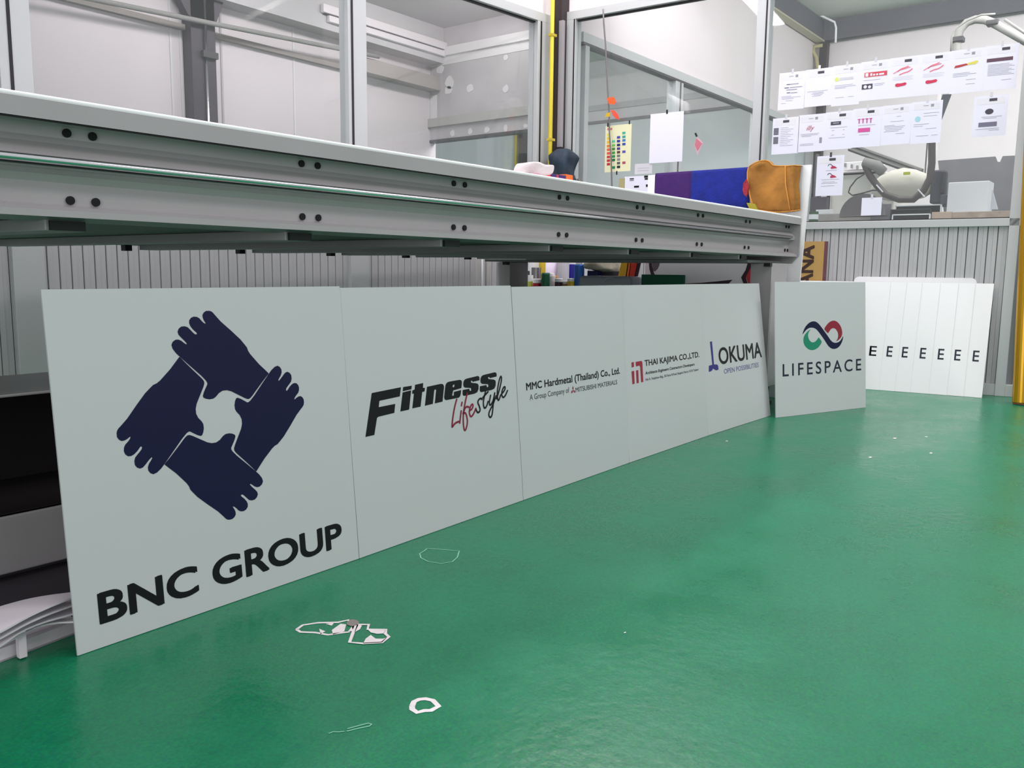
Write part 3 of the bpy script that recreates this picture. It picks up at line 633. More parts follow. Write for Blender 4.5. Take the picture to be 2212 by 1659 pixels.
# lowest sheet with two red caps
ta, za = bxy(1768, 338); tb, zb_ = bxy(1760, 424)
o = sheet(ta+.005, za, .147, za-zb_, 'taped job sheet with two small red hooked figures, lowest on the glass', group=G1, tape='ink_dark'); header(o, .147, True, .45)
for dz in (0, .05):
    Print(.001).put(flat([[(.075, -.067-dz), (.085, -.055-dz), (.1, -.06-dz), (.112, -.07-dz), (.08, -.073-dz)]])).build('figure_print', mat('cap_red', (180, 50, 84), .7), o)
    Print(.001).put(ribbon([(.062, -.055-dz), (.066, -.048-dz), (.075, -.047-dz), (.085, -.056-dz)], .004)).build('figure_outline', 'ink_dark', o)
lines(o, ((.08, .35, .75), (.13, .2, .85), (.143, .25, .7), (.15, .2, .8), (.165, .2, .7)), .147)
ta, za = bxy(1863, 428); tb, zb_ = bxy(1903, 465)
tag(sheet(ta, za, abs(ta-tb)+.002, za-zb_, 'small blank square note', cat='note', n=-.012), 'small blank square note taped low in front of the grey half disc', 'note')
ta, za = bxy(*z3(938, 1043)); tb, zb_ = bxy(*z3(1212, 1447))
sheet(ta, za+.012, abs(ta-tb)+.006, za+.012-zb_, 'large blank white sheet taped to the glass right of the colour swatch sheet', tape='black', n=-.006)
ta, za = bxy(1350, 382); tb, zb_ = bxy(1411, 425)
o = sheet(ta, za, abs(ta-tb), .2, 'job sheet with three black marks left of the purple towel', n=-.004, tape=None)
w = abs(ta-tb)
for x, z, a, b in ((.18, .012, .03, .007), (.18, .024, .03, .004), (.68, .0, .06, .014), (.70, .016, .045, .01), (.34, .06, .035, .012), (.75, .055, .02, .016)): block(o, w*x, min(w*x+a, w), z, z+b, 'print_black' if b != .004 else 'ink_dark')
ta, za = bxy(1338, 386); tb, zb_ = bxy(1350, 412)
tag(sheet(ta, za, abs(ta-tb), .12, 'narrow olive grey card left of the job sheet beside the purple towel', 'tan', n=-.005, tape=None, cat='card'), 'narrow olive grey card left of the job sheet beside the purple towel', 'card')
ta, za = bxy(*z3(795, 1470)); o = sheet(ta, za, .12, .065, 'faint printed slip taped below the large blank white sheet', 'paper_grey', n=-.001, tape=None, cat='slip'); Print().rect(.02, .1, -.03, -.028).rect(.02, .1, -.045, -.043).build('text_print', 'ink', o)
# swatch sheet
SW = (1240, 180, 6.381)
def sw(x, y): return (SW[0]+x/SW[2], SW[1]+y/SW[2])
t0, z0 = bxy(*sw(440, 590)); t1_, z1_ = bxy(*sw(415, 1230))
o = sheet(t0, z0, .186, z0-z1_, 'yellowed colour swatch sheet taped to the glass with rows of colour chips', mat('aged_paper', (226, 224, 186), .8), n=-.004, tape=None, cat='swatch sheet')
pw = .0475/46.*1.0
def swl(x, y):
    p = onB(*sw(x, y), -.004); return (WB(t0, -.004, z0)-p).dot(dB), -(z0-p.z)
colsw = {475: [(710, (236, 226, 60)), (760, (232, 204, 44)), (812, (236, 176, 46)), (865, (230, 124, 44)), (915, (222, 96, 66)), (965, (226, 74, 70)), (1015, (200, 40, 62)), (1065, (196, 30, 58)), (1115, (176, 26, 50))],
         545: [(802, (84, 196, 160)), (855, (104, 192, 84)), (905, (60, 134, 60)), (957, (46, 156, 66)), (1007, (16, 150, 88)), (1057, (12, 116, 64)), (1160, (26, 140, 78))],
         614: [(745, (56, 62, 168)), (797, (42, 40, 150)), (850, (28, 24, 100)), (900, (66, 40, 140)), (950, (90, 50, 50)), (1000, (112, 112, 112)), (1050, (130, 130, 132)), (1100, (82, 86, 86)), (1152, (26, 22, 26))],
         688: [(685, (60, 172, 146)), (738, (28, 156, 152)), (785, (48, 116, 196)), (838, (44, 66, 178)), (943, (84, 72, 172)), (1095, (170, 70, 100))]}
for cx, lst in colsw.items():
    for cy, c in lst:
        a = swl(cx-23, cy+19); b = swl(cx+23, cy-19)
        if cx == 688: a = swl(cx-23, cy+19); b = swl(cx+23, cy-19)
        Print(.0008).rect(a[0], b[0], a[1], b[1]).build('colour_chip', mat('chip_%d_%d_%d' % c, c, .6), o)
a = swl(458, 648); b = swl(526, 614); Print(.0008).rect(a[0], b[0], a[1], b[1]).build('label_print', mat('rose2', (196, 112, 120), .7), o)
for x, y in ((468, 575), (765, 537), (590, 1235)):
    a = swl(x-10, y+27); b = swl(x+10, y-27); Print(.0016).rect(a[0], b[0], a[1], b[1]).build('tape', 'black', o)

# ================================================================== flatbed table
YT, XE = 1.42, 4.035
tb = empty('cutting_table', (2.2, 2.2, 0)); tag(tb, 'long grey metal flatbed work table crossing the hall above the row of signs', 'table')
XS = -.6
def prof(pts, x0, x1, name, m, mirror=None, bevel=0, smooth=False):
    q = [(x0, (mirror-y if mirror else y), z) for y, z in pts]
    return MB().extrude(q, (x1-x0, 0, 0)).build(name, m, tb, bevel=bevel)
upper = [(YT, .8745), (YT, .8455), (1.424, .8465), (1.466, .8475), (1.4705, .845), (1.4708, .826), (1.468, .816), (1.460, .806), (1.452, .799), (1.446, .793), (1.446, .7905),
         (1.446, .7745), (1.455, .7725), (1.466, .766), (1.4715, .754), (1.4715, .719), (1.462, .7155), (1.448, .714), (1.438, .7085), (1.432, .7075), (1.432, .6965), (1.50, .6915), (1.52, .70), (1.52, .8745)]
side_beam = prof(upper, XS, XE, 'side_beam', 'table_metal')
prof(upper, XS, XE, 'rear_beam', 'table_metal', mirror=YT+3.05)
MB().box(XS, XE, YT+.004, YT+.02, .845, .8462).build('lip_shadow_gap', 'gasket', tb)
MB().tube([(XS, 1.434, .785), (3.965, 1.434, .785)], .0062, 12).build('guide_rail', 'steel', tb, smooth=True)
MB().box(XS, 3.965, 1.437, 1.447, .777, .792).build('rail_seat', 'black', tb)
MB().box(XS, XE, YT+.001, 3.05, .8745, .8825).build('tabletop', mat('tabletop_lit_white', (252, 250, 252), .5), tb, bevel=.003)  # near-white puts the light caught along the top edge into the colour
MB().box(XS, XE, 1.52, 2.93, .83, .8745).build('deck', 'table_dark', tb)
# bolt recesses, four per station, in the two channels
def holes():
    for k in range(-2, 8):
        xc = (.711, 1.191, 1.669, 2.139, 2.602, 3.07, 3.53, 4.0)[k] if k >= 0 else .711+.48*k; xh = min(xc, XE-.035)
        for dx in (-.0213, .0213):
            for (y, z, r) in ((1.4708, .8355, .0072), (1.4715, .7265, .0072)):
                MB().tube([(xh+dx*(.8 if k == 7 else 1), y-.0035, z), (xh+dx*(.8 if k == 7 else 1), y+.004, z)], r, 14).build('bolt_hole', 'print_black', side_beam)
        if k < 7:
            cmb = MB().box(xc-.062, xc+.004, 1.476, 2.93, .6755, .697).build('cross_member', 'table_metal', tb, bevel=.002); MB().box(xc-.056, xc+.001, 1.468, 1.476, .6765, .6925).build('tube_end_cap', 'black', cmb)
            MB().box(xc-.10, xc-.075, 2.955, 2.985, .672, .692).build('rear_bolt', 'black', tb)
holes()
MB().box(XS, XE-.02, 1.52, 2.93, .6975, .70).build('underside_sheet', 'table_dark', tb)
plate = [(XE, 1.421, .8745), (XE, 1.421, .70), (XE, 1.455, .664), (XE, 3.01, .664), (XE, 3.05, .70), (XE, 3.05, .8745)]
MB().extrude(plate, (.012, 0, 0)).build('end_plate', 'table_metal', tb)
MB().box(3.62, XE, 1.50, 3.0, .664, .6755).build('leg_plate', 'table_dark', tb)
def leg(x0, x1, y0, y1):
    lg = MB().box(x0, x1, y0, y1, .095, .664).build('leg', 'table_metal', tb, bevel=.004)
    for x in (x0+.03, x1-.03):
        f = MB(); f.lathe([(.006, .02), (.006, .095)], (x, (y0+y1)/2, 0), 8); f.lathe([(.024, 0), (.024, .012), (.008, .02)], (x, (y0+y1)/2, 0), 12)
        f.build('levelling_foot', 'dark_grey', lg)
    MB().box(x0-.03, x0-.005, y0+.0, y0+.03, .648, .664).build('plate_bolt', 'black', tb)
leg(3.80, 3.985, 1.455, 1.56); leg(3.78, 3.95, 2.95, 3.05); leg(-.54, -.36, 1.455, 1.56)
MB().box(3.82, 3.96, 1.56, 2.95, .03, .095).build('foot_beam', 'table_metal', tb, bevel=.004)

# ================================================================== printed sign panels
def panel(b0, b1, lean, h, label, w=None, group='white signs leaning along the work table', m='panel_white', shift=0., name='printed_sign', world=None):
    P0, P1 = (fl(*b0), fl(*b1)) if world is None else world
    u = (P1-P0).normalized(); nn = V((-u.y, u.x, 0)); w = (w or (P1-P0).length)-.0022
    a = math.radians(lean); up = ZZ*math.cos(a)+nn*math.sin(a); yv = up.cross(u)   # yv points away from the viewer
    o = MB().box(0, w, 0, .0035, 0, h).build(name, m, None, origin=(0, 0, 0))
    R = Matrix((u, yv, up)).transposed().to_4x4()
    o.matrix_world = Matrix.Translation(P0+V((0, 0, .001))) @ R
    tag(o, label, 'sign', group)
    def loc(x, y):
        p = hit(x, y, P0, yv)-P0; return (p.dot(u), p.dot(up))
    return o, loc
# --- 1: hands logo
o, L1 = panel((168, 1418), (777, 1207), 4.8, .583, 'largest looking white sign with four interlocked navy hands over bold black capitals', w=.6003)
HAND = [(1660, 1112), (1500, 960), (1360, 800), (1325, 745), (1305, 690), (1270, 645), (1200, 560), (1050, 420), (880, 270), (790, 170), (755, 128), (725, 104), (690, 94), (640, 96), (603, 122), (582, 160), (586, 205), (604, 250), (630, 290), (634, 306),
        (604, 294), (570, 262), (530, 216), (490, 194), (440, 189), (395, 208), (366, 250), (366, 300), (388, 350), (430, 402), (482, 448), (493, 466), (480, 480), (458, 476), (425, 448), (380, 400), (340, 362), (290, 346), (235, 352), (195, 385), (176, 435), (190, 482), (230, 527), (290, 585),
        (328, 630), (318, 642), (285, 622), (240, 585), (190, 563), (140, 567), (97, 600), (76, 650), (95, 712), (150, 785), (230, 860), (400, 1010), (560, 1150), (636, 1228), (658, 1262), (662, 1292), (640, 1340), (605, 1420), (588, 1480), (598, 1508), (640, 1528), (700, 1537), (760, 1525), (800, 1495), (850, 1435), (910, 1396), (980, 1388), (1050, 1405), (1150, 1455), (1270, 1515), (1318, 1532), (1345, 1528), (1370, 1508), (1400, 1470), (1500, 1330), (1600, 1195), (1655, 1126)]
hp = [L1(360+x/7.5417, 660+y/7.5417) for x, y in HAND]
# the four hands are one shape turned by quarter turns; the centre of the turn is the middle of the white opening
tips = {'a': L1(360+76/7.5417, 660+650/7.5417), 'b': L1(240+560/6.379, 770+1610/6.379), 'c': L1(200+820*.44615, 640+900*.44615), 'd': L1(200+905*.44615, 640+345*.44615)}
cxy = (sum(v[0] for v in tips.values())/4, sum(v[1] for v in tips.values())/4)
for k in range(4):
    ca, sa = math.cos(k*PI/2), math.sin(k*PI/2)
    q = [(cxy[0]+(x-cxy[0])*ca-(y-cxy[1])*sa, cxy[1]+(x-cxy[0])*sa+(y-cxy[1])*ca) for x, y in hp]
    Print().put(flat([q])).build('hand_print', 'navy', o)
def lettering(o, loc, s, bl, tl, br, tr, m, bold=.0, shear=0., name='lettering_print', spacing=1.):
    """fit the text between pixel corners of its drawn extent, measured on the sheet"""
    a, b, c, d = loc(*bl), loc(*tl), loc(*br), loc(*tr)
    x0, x1 = min(a[0], b[0]), max(c[0], d[0]); y0, y1 = (a[1]+c[1])/2, (b[1]+d[1])/2
    Print().put(textgeo(s, x0, x1, y0, y1, bold, shear, spacing)).build(name, m, o)
lettering(o, L1, 'BNC GROUP', (215.6, 1352), (208, 1272), (713, 1190), (737, 1136), 'print_black', bold=.028)
# --- 2: Fitness Lifestyle
o, L2 = panel((777, 1207), (1131, 1081), 5.0, .58, 'white sign with heavy slanted black lettering and red and black script below it')
def LA(x, y): return L2(780+x/9.217, 780+y/9.217)
def LB(x, y): return L2(940+x/9.759, 780+y/9.759)
FA = [[(210, 645), (793, 528), (770, 712), (378, 796), (362, 806), (350, 925), (678, 860), (660, 1040), (340, 1118), (315, 1145), (262, 1480), (85, 1520)],
      [(835, 525), (1008, 498), (1000, 570), (828, 610)], [(825, 632), (995, 590), (955, 975), (780, 1012)],
      [(1072, 480), (1235, 445), (1230, 542), (1270, 540), (1262, 612), (1215, 625), (1183, 915), (1018, 950), (1050, 655), (1015, 662), (1020, 592), (1065, 575)],
      [(1310, 520), (1580, 462), (1615, 462), (1640, 482), (1650, 520), (1620, 815), (1465, 852), (1492, 590), (1478, 567), (1455, 590), (1427, 860), (1268, 898)]]
q = Print()
for l in FA: q.put(flat([[LA(*p) for p in l]]))
e1 = [(187, 770), (205, 600), (215, 520), (232, 480), (262, 452), (310, 438), (515, 403), (545, 412), (562, 440), (560, 500), (550, 578), (378, 628), (356, 725), (372, 742), (390, 730), (393, 658), (545, 618), (538, 700), (525, 750), (495, 780), (235, 832), (200, 820)]
q.put(flat([[LB(*p) for p in e1], [LB(*p) for p in [(365, 555), (372, 515), (405, 498), (402, 548), (385, 560)]]]))
s1 = [(608, 415), (625, 395), (660, 378), (890, 322), (920, 330), (932, 355), (932, 412), (785, 447), (782, 428), (765, 422), (748, 440), (765, 465), (870, 476), (905, 495), (914, 530), (912, 600), (885, 665), (830, 695), (615, 742), (588, 735), (575, 700), (578, 618), (718, 590), (722, 620), (740, 642), (760, 618), (750, 575), (625, 568), (598, 545), (590, 505), (594, 450)]
q.put(flat([[LB(*p) for p in s1]])); q.put(flat([[LB(x+362, y-79) for x, y in s1]]))
q.build('lettering_print', 'print_black', o)
def strokes(ls, name, m, w=.0050):
    q = Print(.0008)
    for l in ls: q.put(ribbon([LB(*p) for p in smoothloop(l, 2, False)], w))
    q.build(name, m, o)
strokes([[(450, 815), (400, 1000), (362, 1250), (350, 1405), (365, 1390), (420, 1310), (510, 1278)], [(545, 1060), (528, 1200), (515, 1312)], [(563, 880), (550, 945)],
         [(672, 690), (628, 880), (590, 1110), (588, 1300), (605, 1450), (628, 1475), (655, 1420), (682, 1290), (660, 1150), (630, 1090), (588, 1120)], [(585, 1110), (630, 990), (665, 965), (705, 978)],
         [(722, 1050), (765, 1030), (800, 960), (785, 905), (745, 950), (712, 1060), (728, 1160), (762, 1185), (812, 1110), (855, 1005)]], 'script_lettering', mat('script_red', (128, 14, 52), .5))
strokes([[(855, 1020), (880, 1085), (915, 1095), (950, 1040), (925, 950), (890, 880), (915, 815), (965, 790), (985, 815)], [(1060, 640), (1030, 760), (1010, 880), (1020, 980), (1050, 1005), (1085, 950), (1112, 860)], [(1000, 782), (1045, 725), (1112, 655)],
         [(1165, 730), (1138, 860), (1142, 940), (1180, 925), (1225, 830), (1252, 680)], [(1252, 680), (1225, 840), (1215, 1000), (1195, 1160), (1155, 1205), (1120, 1140), (1150, 1040), (1215, 930), (1280, 740)],
         [(1290, 800), (1330, 690), (1390, 450), (1398, 340), (1372, 325), (1330, 480), (1300, 690), (1318, 840), (1345, 825), (1378, 720)],
         [(1405, 690), (1450, 640), (1480, 570), (1455, 540), (1412, 610), (1393, 710), (1425, 785), (1475, 740), (1520, 630)]], 'script_lettering', 'print_black')
# --- 3: Hardmetal
o, L3 = panel((1131, 1081), (1360, 1000), 4.9, .5765, 'third white sign from the left with two small lines of company lettering')
lettering(o, L3, 'MMC Hardmetal (Thailand) Co., Ltd.', (1137, 848.5), (1136, 827), (1339.4, 813), (1336, 795), 'print_black', bold=.02)
lettering(o, L3, 'A Group Company of', (1144.5, 868.5), (1146, 852), (1230, 853), (1229, 838), 'print_grey', bold=.004)
lettering(o, L3, 'MITSUBISHI MATERIALS', (1243.4, 847.8), (1243.9, 838), (1332.6, 831), (1332.6, 820.5), 'print_grey', bold=.008)
cm = L3(1237.7, 843.4); q = Print()
r = .0135
for k in range(3):
    a = PI/2+k*2*PI/3; c2 = (cm[0]+r*.5*math.cos(a), cm[1]+r*.5*math.sin(a)-.001)
    q.put(([(c2[0]-r*.5*math.cos(a), c2[1]-r*.5*math.sin(a), 0), (c2[0]+r*.29*math.sin(a), c2[1]-r*.29*math.cos(a), 0), (c2[0]+r*.5*math.cos(a), c2[1]+r*.5*math.sin(a), 0), (c2[0]-r*.29*math.sin(a), c2[1]+r*.29*math.cos(a), 0)], [(0, 1, 2, 3)]))
q.build('emblem_print', 'crimson', o)
# --- 4: Kajima
o, L4 = panel((1360, 1000), (1531, 941), 6.2, .577, 'fourth white sign from the left with a red mark and three lines of lettering')
def LK(x, y): return L4(1340+x/6.9125, 720+y/6.9125)
q = Print()
for l in ([(165, 440), (200, 432), (203, 505), (168, 516)], [(165, 572), (205, 565), (213, 755), (180, 767)], [(232, 560), (267, 552), (275, 745), (243, 752)],
          [(226, 432), (300, 418), (318, 418), (328, 440), (342, 730), (310, 738), (294, 505), (284, 486), (232, 500)]): q.put(flat([[LK(*p) for p in l]]))
q.build('mark_print', 'crimson', o)
def k2(x, y): return (1340+x/6.9125, 720+y/6.9125)
lettering(o, L4, 'THAI KAJIMA CO.,LTD.', k2(378, 528), k2(360, 412), k2(1180, 380), k2(1160, 272), 'print_black', bold=.018, spacing=1.0)
lettering(o, L4, 'Architects Engineers Contractors Developers', k2(372, 632), k2(374, 570), k2(1108, 500), k2(1106, 448), 'print_black', bold=.02, shear=.2)
lettering(o, L4, '19th Fl., Panjabhum Bldg., 302 Rama III Road, Bangkok District 10120 Thailand', k2(375, 724), k2(378, 678), k2(1165, 570), k2(1162, 528), 'print_grey', bold=.01)
# --- 5: Okuma
o, L5 = panel((1531, 941), (1665, 898), 8.2, .579, 'fifth white sign from the left, purple tool mark beside tall black capitals')
def LO(x, y): return L5(1340+x/6.9125, 720+y/6.9125)
Print().put(flat([[LO(*p) for p in [(1336, 130), (1368, 124), (1398, 468), (1448, 470), (1460, 495), (1466, 545), (1430, 558), (1405, 545), (1385, 530), (1368, 560), (1345, 574), (1320, 580), (1320, 490), (1372, 472)]]])).build('mark_print', 'logo_purple', o)
lettering(o, L5, 'OKUMA', k2(1490, 478), k2(1455, 222), k2(2115, 358), k2(2035, 136), 'print_black', bold=.018)
lettering(o, L5, 'OPEN POSSIBILITIES', k2(1550, 610), k2(1546, 540), k2(2066, 505), k2(2060, 434), 'slate_blue', bold=.006)
# --- lifespace sign and its seven copies
INF = {'navy': [(672, 592), (690, 520), (730, 430), (790, 360), (850, 325), (900, 316), (950, 328), (1000, 368), (1050, 430), (1100, 500), (1150, 568), (1200, 640), (1240, 700), (1280, 735), (1330, 750), (1385, 738), (1430, 705), (1465, 650), (1487, 598), (1482, 670), (1455, 750), (1415, 815), (1365, 855), (1300, 872), (1240, 855), (1190, 810), (1150, 750), (1100, 670), (1050, 600), (1000, 530), (950, 474), (905, 450), (855, 442), (810, 450), (760, 480), (715, 530)],
       'logo_green': [(848, 480), (795, 500), (740, 560), (702, 620), (690, 700), (705, 770), (740, 830), (800, 880), (870, 895), (930, 880), (990, 840), (1030, 790), (1066, 725), (1030, 680), (1000, 634), (970, 680), (930, 725), (880, 742), (835, 722), (800, 670), (784, 600), (795, 545), (818, 505)],
       'dark_red': [(1102, 472), (1150, 400), (1200, 342), (1255, 310), (1310, 302), (1370, 328), (1425, 392), (1458, 470), (1470, 550), (1455, 622), (1405, 685), (1335, 722), (1370, 680), (1388, 620), (1385, 560), (1365, 508), (1330, 465), (1290, 452), (1250, 465), (1215, 510), (1185, 562), (1145, 520)]}
o, LL = panel((1676, 903), (1873, 880), 4.5, .583, 'grey-white sign with a three-coloured loop over thin spaced capitals, beside the table leg', w=.61, group=None)
def LI(x, y): return LL(1660+x/9.2167, 660+y/9.2167)
infl = {}
for m_, l in INF.items():
    infl[m_] = smoothloop([LI(*p) for p in l], 1); Print().put(flat([infl[m_]])).build('loop_print', m_, o)
bl, tl, br, tr = LI(285, 1415), LI(280, 1165), LI(1845, 1302), LI(1843, 1062)
lx0, lx1, ly0, ly1 = min(bl[0], tl[0]), br[0], (bl[1]+br[1])/2, (tl[1]+tr[1])/2
life_text = textgeo('LIFESPACE', lx0, lx1, ly0, ly1, .009, 0, 1.35)
Print().put(life_text).build('lettering_print', mat('ink_navy', (18, 22, 44), .5), o)
R0_ = fl(1877, 840); R1_ = fl(2122, 860); ue = (R1_-R0_).normalized()
ne = V((-ue.y, ue.x, 0))
ords = ('first', 'second', 'third', 'fourth', 'fifth', 'sixth', 'seventh')
for k, x in enumerate((1901, 1935, 1968, 2007, 2046, 2082, 2122)):
    pr_ = hit(x, 840+(x-1877)*20/245, R0_, ne); pr_.z = 0
    pr_ = pr_ - ne*(.0045*(6-k)) + ne*0
    o, _ = panel(None, None, 13.0, .592, '%s of the seven fanned lit-toned white signs on the slatted partition, counted rightward' % ords[k], w=.60, group='white signs fanned along the slatted partition', m='panel_white_lit' if 'panel_white_lit' in MATS else mat('panel_white_lit', (240, 240, 242), .4), world=(pr_-ue*.60, pr_))  # same stock as the other signs, lighter colour standing for light from the right
    sc_ = .60/.61
    if k == 0:
        for m_, l in infl.items(): Print().put(flat([[(a*sc_, b) for a, b in l]])).build('loop_print', m_, o)
        Print().put(([(v[0]*sc_, v[1]+.008, 0) for v in life_text[0]], life_text[1])).build('lettering_print', MATS['ink_navy'], o)
    else:
        tg = textgeo('E', .537, .566, .184, .184+.057, .010)
        Print().put(tg).build('lettering_print', MATS['ink_navy'], o)
# rounded white board standing behind them
mb = MB(); a0, z0 = bxy(1845, 597, -.012); a1, z1 = bxy(2111, 601, -.012); z = (z0+z1)/2
aa_, bb_ = min(a0, a1), max(a0, a1); rr = .028
pts = [WB(aa_, -.012, 0), WB(bb_, -.012, 0)]+[WB(bb_-rr+rr*math.cos(t), -.012, z-rr+rr*math.sin(t)) for t in [PI/2*k/6 for k in range(7)]]+[WB(aa_+rr-rr*math.sin(t), -.012, z-rr+rr*math.cos(t)) for t in [PI/2*k/6 for k in range(7)]]
tag(mb.extrude(pts, nB*.005).build('rounded_board', 'board_white'), 'white board with rounded top corners just showing over the fanned white signs', 'board')

# ================================================================== tall white board, towels, suede apron at the table end
XB = 4.15
c = [onX(1753.5, 354, XB), onX(1400, 379, XB)]
yr, yl, zt = c[0].y, c[1].y, 1.133
yb = onX(1728, 604, XB).y
tall = MB().extrude([(XB, yb+.03, 0), (XB, yl, 0), (XB, yl, zt), (XB, yr, zt)], (.012, 0, 0)).build('tall_board', 'board_white', origin=(XB, (yr+yl)/2, 0))
tag(tall, 'tall white board at the far table end, dark and red curves printed low down', 'board')
def tb_print(name, pts, m, off=.0008):
    q = [onX(1380+x/5.267, 540+y/5.267, XB) for x, y in pts]
    o_ = MB().add([(XB-off, p.y, p.z) for p in q], [tuple(range(len(q)))]).build(name, m, tall); return o_
plum = mat('plum_dark', (56, 36, 48), .5)
tb_print('curve_print', [(112, 120), (150, 120), (152, 180), (165, 240), (185, 290), (170, 300), (140, 285), (122, 220)], plum)
tb_print('curve_print', [(152, 120), (240, 120), (236, 170), (215, 215), (185, 245), (165, 240), (155, 185)], mat('mauve', (112, 98, 108), .5))
tb_print('curve_print', [(480, 382), (700, 374), (880, 358), (1066, 338), (1020, 386), (880, 392)], plum)
tb_print('red_print', [(1300, 150), (1275, 200), (1215, 300), (1245, 380), (1340, 400), (1340, 150)], mat('scarlet', (214, 52, 74), .5))
tb_print('curve_print', [(1245, 130), (1285, 130), (1280, 190), (1225, 290), (1218, 315), (1245, 400), (1200, 400), (1172, 330), (1165, 310), (1215, 230)], plum, .0012)
# towels
def towel(name, pts, m, label):
    q = [onX(x, y, XB-.008) for x, y in pts]; ya, yb2 = max(p.y for p in q), min(p.y for p in q); zb_ = min(p.z for p in q)
    z2 = .86; n = 14; mb = MB(); vs = []
    for i in range(n+1):
        y = ya+(yb2-ya)*i/n; wv = .0015*math.sin(i*1.7)
        col_ = [(XB-.009+wv, y, z2), (XB-.010-wv, y, z2+.12), (XB-.008, y, zt-.006), (XB-.003, y, zt+.008), (XB+.015, y, zt+.008), (XB+.022, y, zt-.006), (XB+.024+wv, y, z2+.1)]
        vs += col_
    fs = [(i*7+j, (i+1)*7+j, (i+1)*7+j+1, i*7+j+1) for i in range(n) for j in range(6)]
    mb.add(vs, fs); o_ = mb.build(name, m, smooth=True)
    s_ = o_.modifiers.new('solid', 'SOLIDIFY'); s_.thickness = .004
    return tag(o_, label, 'towel')
towel('purple_towel', [(1415, 379), (1493.5, 372)], mat('purple_felt', (54, 20, 90), .95, var=.12, vscale=40, bump=.4, bscale=90), 'plain purple towel draped over the tall white board beyond the table edge')
towel('blue_towel', [(1493.5, 372), (1622, 360)], mat('blue_felt', (14, 32, 124), .95, var=.18, vscale=30, bump=.4, bscale=90), 'royal blue towel draped beside the purple one, partly under the tan suede')
# tan suede apron, hung over the board corner
def apron():
    A0 = empty('suede_apron', (XB-.02, yr+.15, zt)); tag(A0, 'tan suede apron with stitched hems draped over the corner of the tall white board', 'apron')
    k = 5.7227
    def pt(x, y, X): return onX(1560+x/k, 330+y/k, X)
    Lf = [(328, 185), (318, 240), (316, 300), (320, 380), (328, 440), (342, 520), (362, 600), (400, 700)]
    Rt = [(972, 165), (965, 240), (958, 320), (950, 400), (958, 470), (964, 550), (966, 630), (966, 708)]
    Tp = [(328, 185), (345, 160), (400, 128), (470, 102), (540, 95), (585, 112), (628, 158), (700, 166), (800, 165), (900, 158), (972, 165)]
    n = 28; mR = 20
    def samp(P, t):
        s_ = t*(len(P)-1); i = min(int(s_), len(P)-2); f_ = s_-i; return (P[i][0]*(1-f_)+P[i+1][0]*f_, P[i][1]*(1-f_)+P[i+1][1]*f_)
    vs = []
    for j in range(mR+1):
        v = j/mR
        for i in range(n+1):
            u = i/n
            l_, r_, t_ = samp(Lf, v), samp(Rt, v), samp(Tp, u)
            bx = (400+(966-400)*u, 700+35*math.sin(PI*min(1, u*1.0))*(.9 if u < .6 else .8)+8*u)
            x = (1-u)*l_[0]+u*r_[0]+(1-v)*t_[0]+v*bx[0]-((1-u)*((1-v)*Lf[0][0]+v*Lf[-1][0])+u*((1-v)*Rt[0][0]+v*Rt[-1][0]))
            y = (1-u)*l_[1]+u*r_[1]+(1-v)*t_[1]+v*bx[1]-((1-u)*((1-v)*Lf[0][1]+v*Lf[-1][1])+u*((1-v)*Rt[0][1]+v*Rt[-1][1]))
            X = XB-.022-.014*math.sin(PI*u*.9)*math.sin(PI*v)-.006*math.sin(7*u+3*v)-.004*math.sin(13*u-5*v)
            # the folded strip at the right and the lifted fold at the top left
            X += -.028*math.exp(-((u-.86-.03*math.sin(3*v))/.035)**2)*(1-.3*v)
            X += -.03*math.exp(-((u-.25)/.12)**2-((v-.06)/.09)**2)
            X += .014*math.exp(-((u-.34)/.10)**2-((v-.19)/.06)**2)
            vs.append(pt(x, y, X))
    fs = [(j*(n+1)+i, j*(n+1)+i+1, (j+1)*(n+1)+i+1, (j+1)*(n+1)+i) for j in range(mR) for i in range(n)]
    b_ = MB().add(vs, fs).build('front_flap', 'suede', A0, smooth=True); s_ = b_.modifiers.new('solid', 'SOLIDIFY'); s_.thickness = .003
    back = [vs[i] for i in range(n+1)]; bv = []
    for off, dz in ((0, 0), (.022, .004), (.052, -.004), (.056, -.2)):
        bv += [p+V((off, 0, dz)) for p in back]
    fs = [(j*(n+1)+i, j*(n+1)+i+1, (j+1)*(n+1)+i+1, (j+1)*(n+1)+i) for j in range(3) for i in range(n)]
    MB().add(bv, fs).build('back_flap', 'suede', A0, smooth=True)
    edge = [vs[j*(n+1)]-V((.002, 0, 0)) for j in range(mR+1)]; MB().tube(edge, .0042, 6).build('hem', 'suede_edge', A0, smooth=True)
    edge = [vs[mR*(n+1)+i]-V((.002, 0, 0)) for i in range(n+1)]; MB().tube(edge, .0034, 6).build('hem', 'suede_edge', A0, smooth=True)
    ic = int(.80*n); edge = [vs[j*(n+1)+ic]-V((.0025, 0, 0)) for j in range(0, mR+1)]; MB().tube(edge, .0034, 6).build('hem', 'suede_edge', A0, smooth=True)
    edge = [vs[i]+V((-.001, 0, .001)) for i in range(n+1)]; MB().tube(edge, .0028, 6).build('hem', 'suede_edge', A0, smooth=True)
apron()
pts = [onX(x, y, XB-.05) for x, y in ((1612, 386), (1605, 395), (1603, 410), (1606, 420), (1612, 426), (1618, 405))]
rg = tag(MB().extrude(pts, (.012, 0, 0)).build('red_rag', mat('rag_red', (140, 34, 46), .9, var=.5, vscale=120), bevel=.004), 'scrap of red patterned rag squeezed between blue towel and suede', 'rag')
pts = [onX(x, y, XB-.05) for x, y in ((1612, 438), (1618, 452), (1640, 458), (1630, 440))]
